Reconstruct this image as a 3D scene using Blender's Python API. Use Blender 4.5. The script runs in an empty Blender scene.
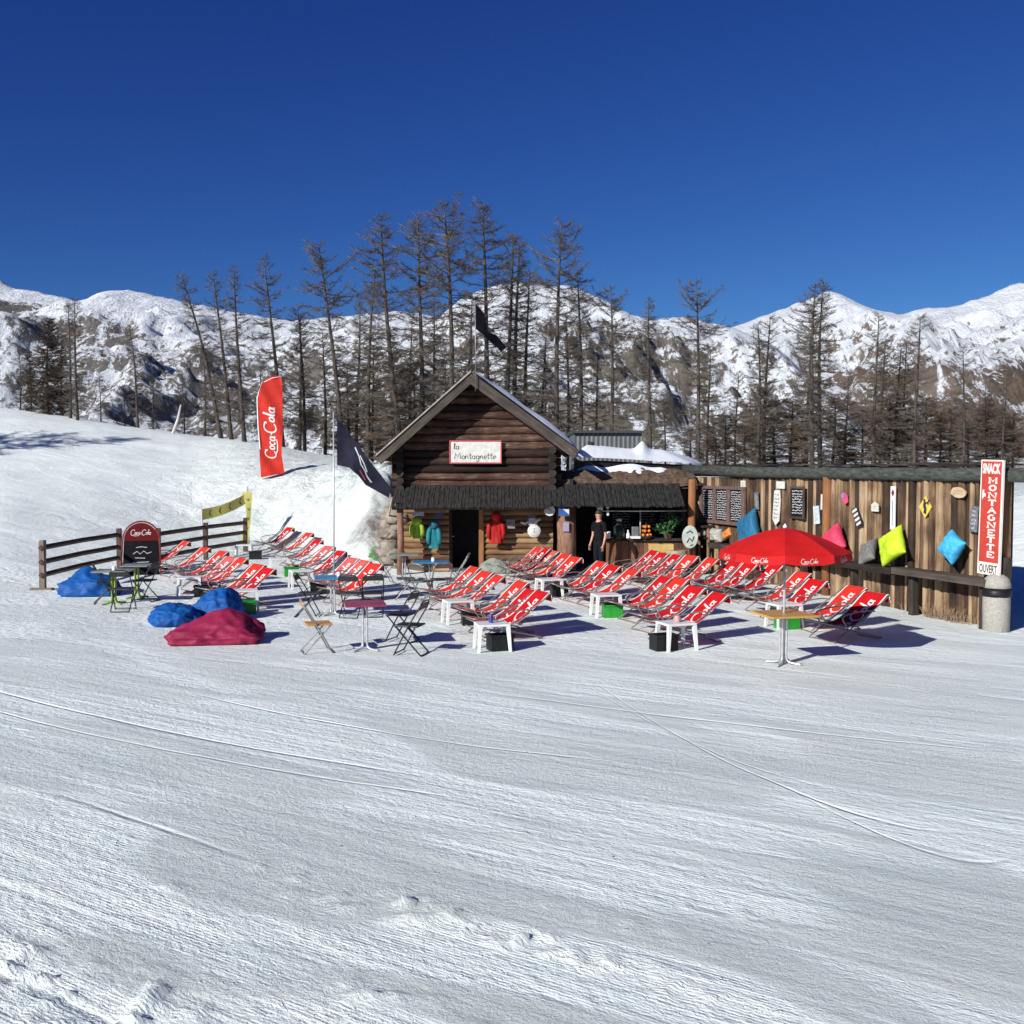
import bpy, bmesh, math, random
from mathutils import Vector, Matrix, Euler, noise
R = math.radians
PI = math.pi
S = bpy.context.scene
COL = S.collection
CAMZ = 2.8
PITCH = math.atan(44/1024)
random.seed(7)

# ------------------------------------------------------------------ geometry of the view (used to measure real positions)
def ray(px, py):
    f = Vector((0, math.cos(PITCH), -math.sin(PITCH))); u = Vector((0, math.sin(PITCH), math.cos(PITCH)))
    return f*1024 + Vector((1, 0, 0))*(px-512) + u*(512-py)
def G(px, py, z=0.0):
    d = ray(px, py); t = (z-CAMZ)/d.z
    return Vector((d.x*t, d.y*t, z))
def AY(px, py, Y):
    d = ray(px, py); t = Y/d.y
    return Vector((d.x*t, Y, CAMZ+d.z*t))
def RP(px, py, p, n):
    d = ray(px, py); o = Vector((0, 0, CAMZ))
    t = (p-o).dot(n)/d.dot(n)
    return o+d*t

# ------------------------------------------------------------------ materials
def newmat(name):
    m = bpy.data.materials.new(name); m.use_nodes = True
    nt = m.node_tree; b = nt.nodes['Principled BSDF']
    return m, nt, b
def N(nt, typ, **kw):
    n = nt.nodes.new(typ)
    for k, v in kw.items():
        if k in n.inputs: n.inputs[k].default_value = v
        else: setattr(n, k, v)
    return n
def c4(c): return (c[0], c[1], c[2], 1)
def math_(nt, op, a, b=None, clamp=False):
    n = nt.nodes.new('ShaderNodeMath'); n.operation = op; n.use_clamp = clamp
    for i, v in enumerate((a, b)):
        if v is None: continue
        if isinstance(v, (int, float)): n.inputs[i].default_value = v
        else: nt.links.new(v, n.inputs[i])
    return n.outputs[0]
def ramp(nt, src, stops):
    r = nt.nodes.new('ShaderNodeValToRGB')
    e = r.color_ramp.elements
    while len(e) > 1: e.remove(e[-1])
    e[0].position = stops[0][0]; e[0].color = c4(stops[0][1])
    for p, c in stops[1:]:
        k = e.new(p); k.color = c4(c)
    nt.links.new(src, r.inputs[0]); return r.outputs[0]
def mapping(nt, scale=(1, 1, 1), rot=(0, 0, 0), src='Object'):
    tc = nt.nodes.new('ShaderNodeTexCoord'); mp = nt.nodes.new('ShaderNodeMapping')
    mp.inputs['Scale'].default_value = scale; mp.inputs['Rotation'].default_value = rot
    nt.links.new(tc.outputs[src], mp.inputs[0]); return mp.outputs[0]
def noise_(nt, vec, scale, detail=4, rough=.55, dist=0):
    n = nt.nodes.new('ShaderNodeTexNoise'); n.inputs['Scale'].default_value = scale
    n.inputs['Detail'].default_value = detail; n.inputs['Roughness'].default_value = rough
    n.inputs['Distortion'].default_value = dist
    nt.links.new(vec, n.inputs['Vector']); return n.outputs['Fac']
def bump_(nt, b, h, strength, dist, prev=None):
    n = nt.nodes.new('ShaderNodeBump'); n.inputs['Strength'].default_value = strength
    n.inputs['Distance'].default_value = dist
    nt.links.new(h, n.inputs['Height'])
    if prev is not None: nt.links.new(prev, n.inputs['Normal'])
    if b is not None: nt.links.new(n.outputs[0], b.inputs['Normal'])
    return n.outputs[0]
def mixc(nt, fac, a, b, mode='MIX'):
    n = nt.nodes.new('ShaderNodeMix'); n.data_type = 'RGBA'; n.blend_type = mode
    if isinstance(fac, (int, float)): n.inputs[0].default_value = fac
    else: nt.links.new(fac, n.inputs[0])
    for i, v in ((6, a), (7, b)):
        if isinstance(v, tuple): n.inputs[i].default_value = c4(v)
        else: nt.links.new(v, n.inputs[i])
    return n.outputs[2]
def M(name, col, col2=None, rough=.6, metal=0, scale=6, stretch=(1, 1, 1), bump=0, bdist=.01, bscale=None, spec=.5, detail=4):
    m, nt, b = newmat(name)
    if col2 is None: col2 = tuple(x*.72 for x in col)
    v = mapping(nt, stretch)
    f = noise_(nt, v, scale, detail)
    c = ramp(nt, f, [(.32, col2), (.66, col)])
    nt.links.new(c, b.inputs['Base Color'])
    b.inputs['Roughness'].default_value = rough; b.inputs['Metallic'].default_value = metal
    b.inputs['Specular IOR Level'].default_value = spec
    if bump:
        f2 = noise_(nt, v, bscale or scale*2, 6, .6)
        bump_(nt, b, f2, bump, bdist)
    return m
def wood(name, stops, stretch=(8, 8, 1), scale=2.0, bump=.5, rough=.8, world=False):
    """grain along local z (or whichever axis has the low stretch); each loose board takes its own tone"""
    m, nt, b = newmat(name)
    g = nt.nodes.new('ShaderNodeNewGeometry')
    isl = g.outputs['Random Per Island']
    v = mapping(nt, stretch)
    off = nt.nodes.new('ShaderNodeVectorMath'); off.operation = 'MULTIPLY_ADD'
    cmb = nt.nodes.new('ShaderNodeCombineXYZ'); nt.links.new(isl, cmb.inputs[0]); nt.links.new(isl, cmb.inputs[2])
    nt.links.new(cmb.outputs[0], off.inputs[0]); off.inputs[1].default_value = (37, 0, 53); nt.links.new(v, off.inputs[2])
    f = noise_(nt, off.outputs[0], scale, 6, .65, .3)
    big = noise_(nt, mapping(nt, (1, 1, 1)), 1.7, 3)
    s = math_(nt, 'ADD', math_(nt, 'MULTIPLY', isl, .55), math_(nt, 'MULTIPLY', f, .75))
    s = math_(nt, 'ADD', s, math_(nt, 'MULTIPLY', math_(nt, 'SUBTRACT', big, .5), .5))
    s = math_(nt, 'SUBTRACT', s, .15)
    nt.links.new(ramp(nt, s, stops), b.inputs['Base Color'])
    b.inputs['Roughness'].default_value = rough; b.inputs['Specular IOR Level'].default_value = .25
    bump_(nt, b, f, bump, .012)
    return m

# ------------------------------------------------------------------ mesh builder
class MB:
    def __init__(s): s.v = []; s.f = []; s.m = []
    def add(s, vs, fs, mi=0, mat=None):
        o = len(s.v)
        for p in vs:
            p = Vector(p)
            if mat is not None: p = mat @ p
            s.v.append(p)
        for f in fs: s.f.append([o+i for i in f]); s.m.append(mi)
        return s
    def box(s, c, d, rot=(0, 0, 0), mi=0, mat=None, jit=0, bev=0):
        x, y, z = d[0]/2, d[1]/2, d[2]/2
        M_ = Matrix.Translation(c) @ Euler(rot).to_matrix().to_4x4()
        if mat is not None: M_ = mat @ M_
        vs = [(-x, -y, -z), (x, -y, -z), (x, y, -z), (-x, y, -z), (-x, -y, z), (x, -y, z), (x, y, z), (-x, y, z)]
        if jit: vs = [tuple(a+random.uniform(-jit, jit) for a in p) for p in vs]
        if bev:
            bm = bmesh.new(); bvs = [bm.verts.new(p) for p in vs]
            for f in [(0, 3, 2, 1), (4, 5, 6, 7), (0, 1, 5, 4), (1, 2, 6, 5), (2, 3, 7, 6), (3, 0, 4, 7)]: bm.faces.new([bvs[i] for i in f])
            bmesh.ops.bevel(bm, geom=list(bm.edges), offset=bev, segments=2, affect='EDGES', profile=.6)
            bm.verts.index_update()
            s.add([v.co.copy() for v in bm.verts], [[v.index for v in f.verts] for f in bm.faces], mi, M_); bm.free(); return s
        return s.add(vs, [(0, 3, 2, 1), (4, 5, 6, 7), (0, 1, 5, 4), (1, 2, 6, 5), (2, 3, 7, 6), (3, 0, 4, 7)], mi, M_)
    def tube(s, pts, r, n=6, mi=0, mat=None, caps=True, closed=False):
        pts = [Vector(p) for p in pts]; k = len(pts)
        rs = r if isinstance(r, (list, tuple)) else [r]*k
        vs = []; up = None
        for i, p in enumerate(pts):
            if closed: t = pts[(i+1) % k]-pts[i-1]
            else: t = pts[min(i+1, k-1)]-pts[max(i-1, 0)]
            if t.length < 1e-9: t = Vector((0, 0, 1))
            t.normalize()
            if up is None:
                up = Vector((0, 0, 1)) if abs(t.z) < .9 else Vector((1, 0, 0))
            a = t.cross(up)
            if a.length < 1e-4: a = t.cross(Vector((0, 1, 0)))
            a.normalize(); bb = a.cross(t); up = bb
            for j in range(n):
                q = 2*PI*j/n; vs.append(p+a*(math.cos(q)*rs[i])+bb*(math.sin(q)*rs[i]))
        fs = []
        for i in range(k if closed else k-1):
            i2 = (i+1) % k
            for j in range(n):
                fs.append((i*n+j, i*n+(j+1) % n, i2*n+(j+1) % n, i2*n+j))
        if caps and not closed and n > 2:
            fs.append(tuple(range(n-1, -1, -1))); fs.append(tuple((k-1)*n+j for j in range(n)))
        return s.add(vs, fs, mi, mat)
    def lathe(s, prof, n=24, mi=0, mat=None, wob=None):
        vs = []; fs = []; k = len(prof)
        for i, (r, z) in enumerate(prof):
            for j in range(n):
                a = 2*PI*j/n; rr = r*(wob(a, z) if wob else 1); vs.append((rr*math.cos(a), rr*math.sin(a), z))
        for i in range(k-1):
            for j in range(n): fs.append((i*n+j, i*n+(j+1) % n, (i+1)*n+(j+1) % n, (i+1)*n+j))
        if prof[0][0] > 1e-4: fs.append(tuple(range(n-1, -1, -1)))
        if prof[-1][0] > 1e-4: fs.append(tuple((k-1)*n+j for j in range(n)))
        return s.add(vs, fs, mi, mat)
    def prism(s, poly, y0, y1, mi=0, mat=None):
        """poly in xz, extruded along y"""
        n = len(poly)
        vs = [(x, y0, z) for x, z in poly]+[(x, y1, z) for x, z in poly]
        fs = [tuple(range(n)), tuple(range(2*n-1, n-1, -1))]+[(i, i+n, (i+1) % n+n, (i+1) % n) for i in range(n)]
        return s.add(vs, fs, mi, mat)
    def grid(s, f, nu, nv, mi=0, mat=None, mif=None):
        vs = [f(i/nu, j/nv) for i in range(nu+1) for j in range(nv+1)]
        o = len(s.v)
        s.add(vs, [], 0, mat)
        for i in range(nu):
            for j in range(nv):
                s.f.append([o+i*(nv+1)+j, o+(i+1)*(nv+1)+j, o+(i+1)*(nv+1)+j+1, o+i*(nv+1)+j+1]); s.m.append(mif(i, j) if mif else mi)
        return s
    def build(s, name, mats, parent=None, smooth=False, fix=True, solid=0):
        me = bpy.data.meshes.new(name); me.from_pydata([tuple(p) for p in s.v], [], s.f)
        if not isinstance(mats, (list, tuple)): mats = [mats]
        for m in mats: me.materials.append(m)
        for p, mi in zip(me.polygons, s.m): p.material_index = mi
        if fix:
            bm = bmesh.new(); bm.from_mesh(me); bmesh.ops.recalc_face_normals(bm, faces=bm.faces); bm.to_mesh(me); bm.free()
        if smooth: me.polygons.foreach_set('use_smooth', [True]*len(me.polygons))
        me.update()
        o = bpy.data.objects.new(name, me); COL.objects.link(o)
        if parent is not None: o.parent = parent
        if smooth == 'auto':
            try:
                for e in me.edges: pass
                me.set_sharp_from_angle(angle=R(40))
            except Exception: pass
        if solid:
            md = o.modifiers.new('solid', 'SOLIDIFY'); md.thickness = solid; md.offset = -1
        return o
def tag(o, label=None, cat=None, group=None, kind=None):
    if label: o['label'] = label
    if cat: o['category'] = cat
    if group: o['group'] = group
    if kind: o['kind'] = kind
    return o
def empty(name, loc=(0, 0, 0), rz=0, label=None, cat=None, group=None):
    o = bpy.data.objects.new(name, None); o.empty_display_size = .2
    o.location = loc; o.rotation_euler = (0, 0, rz); COL.objects.link(o)
    return tag(o, label, cat, group)
CH = {}
def children(o): return [c for c in bpy.data.objects if c.parent == o]
def copy_tree(o, parent=None):
    c = o.copy(); COL.objects.link(c)
    if parent is not None: c.parent = parent
    for ch in children(o): copy_tree(ch, c)
    return c
ORD = ['first', 'second', 'third', 'fourth', 'fifth', 'sixth', 'seventh', 'eighth', 'ninth', 'tenth', 'eleventh', 'twelfth', 'thirteenth', 'fourteenth', 'fifteenth', 'sixteenth', 'seventeenth', 'eighteenth', 'nineteenth', 'twentieth', 'twenty-first', 'twenty-second', 'twenty-third', 'twenty-fourth', 'twenty-fifth', 'twenty-sixth', 'twenty-seventh', 'twenty-eighth']
ORD_OLD = ['first', 'second', 'third', 'fourth', 'fifth', 'sixth', 'seventh', 'eighth', 'ninth', 'tenth', 'eleventh', 'twelfth', 'thirteenth', 'fourteenth', 'fifteenth', 'sixteenth']

# ------------------------------------------------------------------ lettering
def arc(cx, cy, rx, ry, a0, a1, n=14, slant=0):
    return [(cx+rx*math.cos(R(a0+(a1-a0)*i/n)), cy+ry*math.sin(R(a0+(a1-a0)*i/n))) for i in range(n+1)]
def script_word():
    """the two-word script mark; x-height about 1, total width about 13.4"""
    L = []
    def C(x): L.append([(x+2.2, 1.75), (x+2.15, 2.15)]+arc(x+1.35, 1.0, 1.15, 1.3, 68, 300, 18)+[(x+2.3, .1)])
    def o(x): L.append(arc(x+.52, .55, .42, .55, 70, 440, 14))
    def c(x): L.append(arc(x+.58, .55, .46, .55, 50, 310, 12))
    def a(x):
        L.append(arc(x+.5, .52, .42, .53, 40, 400, 14)); L.append([(x+1.0, 1.1), (x+.95, .25), (x+1.1, .0), (x+1.3, .12)])
    def l(x): L.append([(x+.35, 2.5), (x+.25, 1.2), (x+.2, .3), (x+.35, .0), (x+.6, .15)])
    C(0); o(2.6); c(3.75); a(4.85); L.append([(6.35, .75), (6.85, .8)]); C(6.75); o(9.35); l(10.5); a(11.25)
    L.append([(1.5, -.3), (2.6, -.62), (4.0, -.6), (5.4, -.4)])
    return [[(x+y*.22, y) for x, y in l_] for l_ in L]
def cursive(txt):
    """simple handwriting; returns strokes and width"""
    X = 0; out = []
    def sh(l): out.append([(X+a, b) for a, b in l])
    for ch in txt:
        if ch == 'L': sh([(.5, 1.9), (.2, .4), (0, 0), (.9, .1)]); X += 1.1
        elif ch == 'l': sh([(.1, .1), (.5, 1.5), (.3, 1.9), (.15, .3), (.5, 0)]); X += .7
        elif ch == 'a': sh(arc(.45, .45, .42, .48, 40, 400, 10)); sh([(.86, .9), (.8, .1), (1.1, 0)]); X += 1.2
        elif ch == 'M': sh([(0, 0), (.25, 1.8), (.9, .5), (1.5, 1.8), (1.8, 0)]); X += 2.1
        elif ch == 'o': sh(arc(.45, .45, .42, .48, 60, 420, 10)); X += 1.05
        elif ch == 'n': sh([(0, .9), (.05, 0), (.1, .6), (.4, .95), (.7, .8), (.75, 0), (.95, .05)]); X += 1.1
        elif ch == 't': sh([(.35, 1.7), (.3, .2), (.5, 0), (.75, .15)]); sh([(0, 1.1), (.75, 1.15)]); X += .85
        elif ch == 'g': sh(arc(.45, .45, .42, .48, 40, 400, 10)); sh([(.86, .9), (.8, -.6), (.4, -.9), (.05, -.6)]); X += 1.15
        elif ch == 'e': sh([(.08, .45), (.8, .5)]+arc(.45, .45, .4, .48, 10, 310, 10)); X += 1.0
        else: X += .7
    return out, X
SLAB = {'M': ([[(0, 0), (0, 1), (.5, .3), (1, 1), (1, 0)]], [(0, 0), (1, 0), (0, 1), (1, 1)]),
        'O': ([arc(.5, .5, .45, .48, 0, 360, 14)], []), 'N': ([[(0, 0), (0, 1), (1, 0), (1, 1)]], [(0, 0), (0, 1), (1, 1)]),
        'T': ([[(.5, 0), (.5, 1)], [(0, .82), (0, 1), (1, 1), (1, .82)]], [(.5, 0)]), 'A': ([[(0, 0), (.5, 1), (1, 0)], [(.22, .38), (.78, .38)]], [(0, 0), (1, 0)]),
        'G': ([arc(.5, .5, .45, .48, 50, 330, 14)+[(.95, .5), (.6, .5)]], []), 'E': ([[(1, .2), (1, 0), (.12, 0), (.12, 1), (1, 1), (1, .8)], [(.12, .5), (.75, .5)]], [])}
def stroke_mesh(mb, strokes, w, fmap, mi=0, cal=.45, sub=2):
    for st in strokes:
        pts = []
        for i in range(len(st)-1):
            for k in range(sub): pts.append((st[i][0]+(st[i+1][0]-st[i][0])*k/sub, st[i][1]+(st[i+1][1]-st[i][1])*k/sub))
        pts.append(st[-1]); n = len(pts); vs = []
        for i, p in enumerate(pts):
            a = pts[max(i-1, 0)]; b = pts[min(i+1, n-1)]
            dx, dy = b[0]-a[0], b[1]-a[1]; l = math.hypot(dx, dy) or 1; dx /= l; dy /= l
            ww = w*(cal+(1-cal)*abs(dy*.92-dx*.2))*.5
            vs.append(fmap(p[0]-dy*ww, p[1]+dx*ww)); vs.append(fmap(p[0]+dy*ww, p[1]-dx*ww))
        mb.add(vs, [(2*i, 2*i+2, 2*i+3, 2*i+1) for i in range(n-1)], mi)
def font_polys(body, bold=0.0):
    cu = bpy.data.curves.new('t', 'FONT'); cu.body = body; cu.size = 1; cu.offset = bold; cu.resolution_u = 3
    ob = bpy.data.objects.new('t', cu); COL.objects.link(ob)
    dg = bpy.context.evaluated_depsgraph_get(); me = bpy.data.meshes.new_from_object(ob.evaluated_get(dg))
    vs = [v.co.copy() for v in me.vertices]; fs = [list(p.vertices) for p in me.polygons]
    bpy.data.objects.remove(ob); bpy.data.curves.remove(cu); bpy.data.meshes.remove(me)
    return vs, fs
def font_fit(mb, body, x0, y0, x1, y1, fmap, mi=0, bold=0.02):
    vs, fs = font_polys(body, bold)
    ax = min(v.x for v in vs); bx = max(v.x for v in vs); ay = min(v.y for v in vs); by = max(v.y for v in vs)
    mb.add([fmap(x0+(v.x-ax)/(bx-ax)*(x1-x0), y0+(v.y-ay)/(by-ay)*(y1-y0)) for v in vs], fs, mi)

# ------------------------------------------------------------------ palette
white_pl = M('white_plastic', (.78, .78, .77), (.66, .66, .64), .4, scale=3)
white_paint = M('white_paint', (.66, .65, .61), (.50, .48, .44), .6, scale=9)
chalk = M('chalk', (.62, .62, .6), (.35, .35, .36), .9, scale=30)
steel = M('grey_tube_metal', (.36, .34, .32), (.2, .19, .18), .42, .55, scale=12)
steel_dark = M('black_tube_metal', (.03, .03, .032), (.015, .015, .017), .35, .2, scale=12)
steel_light = M('pale_tube_metal', (.62, .62, .62), (.45, .45, .46), .35, .5, scale=10)
black_pl = M('black_plastic', (.012, .012, .013), (.007, .007, .008), .5, spec=.3)
green_pl = M('green_plastic', (.02, .30, .03), (.012, .2, .02), .4)
red_paint = M('red_paint', (.46, .035, .02), (.36, .025, .015), .45, scale=4)
sling_white = M('white_print', (.8, .76, .74), (.62, .55, .53), .8, scale=14)
dark_wood = wood('dark_weathered_wood', [(.2, (.012, .010, .009)), (.55, (.035, .028, .023)), (.9, (.10, .08, .065))], (1, 14, 14), 1.5)
dark_wood_v = wood('dark_upright_wood', [(.2, (.015, .012, .010)), (.55, (.04, .032, .026)), (.9, (.11, .085, .07))], (12, 12, 1), 1.5)
grey_wood = wood('grey_weathered_wood', [(.2, (.016, .013, .011)), (.5, (.05, .040, .032)), (.72, (.10, .08, .064)), (.95, (.22, .185, .15))], (.9, 9, 9), 1.8, .9)
log_red = wood('dark_red_logs', [(.18, (.008, .005, .004)), (.42, (.028, .014, .011)), (.58, (.068, .034, .024)), (.72, (.15, .09, .062)), (.86, (.34, .27, .21))], (1.3, 14, 14), 2.4, 1.0)
log_tan = wood('tan_logs', [(.1, (.06, .03, .017)), (.4, (.17, .09, .045)), (.7, (.32, .20, .10)), (.95, (.48, .35, .22))], (1, 9, 9), 1.6, .6)  # tan wood tones of the cabin's lower wall logs
slab_wood = wood('upright_slab_boards', [(.10, (.014, .010, .008)), (.36, (.055, .032, .020)), (.52, (.13, .078, .044)), (.68, (.30, .20, .115)), (.92, (.44, .335, .225))], (9, 9, .9), 1.7, .8)
bark = wood('rough_bark', [(.2, (.06, .03, .02)), (.5, (.20, .10, .06)), (.85, (.42, .27, .2))], (9, 9, 1.6), 3, 1.0)
post_wood = wood('orange_brown_post', [(.2, (.10, .04, .02)), (.6, (.26, .11, .045)), (.95, (.38, .2, .1))], (8, 8, 1), 1.6, .5)
mossy = M('mossy_log', (.075, .085, .07), (.018, .02, .018), .95, scale=5, stretch=(1, 3, 3), bump=.9, bdist=.03, detail=7)
stone_m = M('rubble_stone', (.34, .29, .23), (.10, .085, .07), .9, scale=4, bump=.8, bdist=.03, detail=7)
dirt = M('turf_and_dirt', (.16, .10, .06), (.05, .032, .022), 1, scale=9, bump=1, bdist=.05, detail=7)
slate_m = M('black_board', (.006, .006, .008), (.010, .010, .013), .85, spec=.1)
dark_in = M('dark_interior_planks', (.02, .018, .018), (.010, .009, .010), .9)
bark_t = M('larch_bark', (.090, .070, .056), (.028, .022, .018), .95, scale=5, stretch=(3, 3, .6), bump=.6, bdist=.03)
twig_t = M('larch_twigs', (.145, .118, .096), (.070, .056, .045), .95, scale=1.3)
twig_b = M('brown_twigs', (.19, .125, .085), (.10, .063, .042), .95, scale=1.1)
twig_d = M('dark_fir_needles', (.070, .052, .030), (.028, .021, .013), .95, scale=1.4)

# ------------------------------------------------------------------ snow and terrain
def interp(pr, x):
    if x <= pr[0][0]: return pr[0][1]
    for i in range(len(pr)-1):
        if x <= pr[i+1][0]:
            t = (x-pr[i][0])/(pr[i+1][0]-pr[i][0]); return pr[i][1]+(pr[i+1][1]-pr[i][1])*t
    return pr[-1][1]
FAR = [(90, 3), (150, -6), (400, -60), (900, -70)]
COLS = [
    (-900, [(22, 0), (32, .9), (45, 3.2), (60, 5.6), (72, 6.2)]+FAR),
    (-250, [(24, 0), (32, .9), (42, 3.1), (52, 5.4), (60, 6.6), (70, 6.8)]+FAR),
    (0, [(25, 0), (32, .8), (42, 3.0), (52, 5.3), (58, 6.35), (66, 6.5)]+FAR),
    (100, [(29, 0), (35, .9), (44, 3.2), (52, 4.95), (57, 5.45), (66, 5.4)]+FAR),
    (190, [(34, 0), (38, .9), (43, 2.5), (50, 4.1), (54, 4.6), (66, 4.4)]+FAR),
    (268, [(36.5, 0), (38.8, 1.25), (41, 2.42), (47, 3.6), (53, 4.2), (66, 3.8)]+FAR),
    (300, [(34.5, 0), (37, 1.5), (39.5, 2.45), (50, 3.7), (66, 3.4)]+FAR),
    (330, [(30.8, 0), (33, 1.2), (35.5, 2.1), (41, 2.85), (50, 3.35), (66, 3.0)]+FAR),
    (368, [(26.6, 0), (28, 1.2), (30, 2.3), (36, 2.9), (50, 3.2), (66, 2.8)]+FAR),
    (392, [(27.3, 0), (28.6, 1.4), (30.5, 2.3), (36, 2.8), (50, 2.9), (66, 2.5)]+FAR),
    (420, [(33.5, 0), (36, 2.0), (42, 2.5), (50, 2.6), (66, 2.4)]+FAR),
    (700, [(33.5, 0), (36, 1.9), (42, 2.3), (50, 2.4), (66, 2.3)]+FAR),
    (850, [(29, 0), (33, 1.7), (40, 2.2), (50, 2.3), (66, 2.2)]+FAR),
    (1005, [(21, 0), (24, .6), (30, 1.9), (38, 2.3), (50, 2.2), (66, 2.1)]+FAR),
    (1060, [(19, 0), (23, .9), (30, 2.2), (38, 2.4), (50, 2.2), (66, 2.1)]+FAR),
    (2400, [(19, 0), (23, .9), (30, 2.2), (38, 2.6), (50, 2.6), (66, 2.1)]+FAR)]
def t0(X, Y):
    if Y < 17: return 0
    px = 512+1024*X/Y
    if px <= COLS[0][0]: return interp(COLS[0][1], Y)
    for i in range(len(COLS)-1):
        if px <= COLS[i+1][0]:
            t = (px-COLS[i][0])/(COLS[i+1][0]-COLS[i][0])
            return interp(COLS[i][1], Y)*(1-t)+interp(COLS[i+1][1], Y)*t
    return interp(COLS[-1][1], Y)
def terr(X, Y):
    if Y < 17.5: return 0
    r = .5+max(0, (Y-32))*.06
    return (t0(X, Y)*2+t0(X-r, Y)+t0(X+r, Y)+t0(X, Y-r)+t0(X, Y+r))/6
def rough(X, Y):
    p = Vector((X, Y, 0)); h = 0
    # long windrow-like streaks running down-right
    ca, sa = math.cos(R(-32)), math.sin(R(-32)); u = X*ca+Y*sa; w = -X*sa+Y*ca
    if Y < 40:
        k = max(0, min(1, (18.5-Y)/6))
        h += k*.011*noise.fractal(Vector((u*.3, w*1.3, 3)), 1, 2, 4)
        cl = noise.noise(Vector((u*.35, w*.9, 9)))
        if cl > .12 and Y < 12: h += 0
        h += .006*noise.noise(p*1.3)
        for (cx, cy, rx_, ry_, am) in CLUMPS:
            if abs(X-cx) < rx_*2.2 and abs(Y-cy) < rx_*2.2:
                uu = (X-cx)*ca+(Y-cy)*sa; ww = -(X-cx)*sa+(Y-cy)*ca
                e = math.exp(-(uu/rx_)**2-(ww/ry_)**2)
                if e > .03:
                    b = .45*noise.noise(Vector((X*3, Y*3, 2)))+noise.noise(Vector((X*6.5, Y*6.5, 5)))+.6*noise.noise(Vector((X*12, Y*12, 8)))
                    h += .72*am*e*max(0, b)
    if Y > 24:
        z = terr(X, Y)
        if z > .3: h += min(1, z)*(.05*noise.fractal(p*.5, 1, 2, 4)+.03*noise.noise(p*2.3))
        bank = math.exp(-((X+6)/4.5)**2)*math.exp(-((Y-36)/7)**2)*min(1, z)
        h += bank*(.34*noise.turbulence(p*1.1, 4, False)+.16*noise.noise(p*3.0))
    return h
def gq(px, py): q = G(px, py); return q.x, q.y
CLUMPS = [gq(300, 885)+(.9, .16, .09), gq(385, 892)+(.6, .10, .07), gq(460, 925)+(.55, .2, .06), gq(540, 945)+(.9, .14, .07), gq(610, 920)+(.7, .12, .05), gq(660, 985)+(.5, .1, .05), gq(30, 975)+(1.0, .35, .09), gq(120, 1010)+(.9, .25, .08),
          gq(180, 890)+(.8, .1, .04), gq(340, 990)+(.6, .15, .05), gq(130, 840)+(.8, .08, .04), gq(560, 840)+(.9, .1, .03), gq(700, 905)+(.8, .07, .04), gq(420, 1005)+(.5, .1, .05), gq(250, 800)+(.9, .08, .03)]
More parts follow.
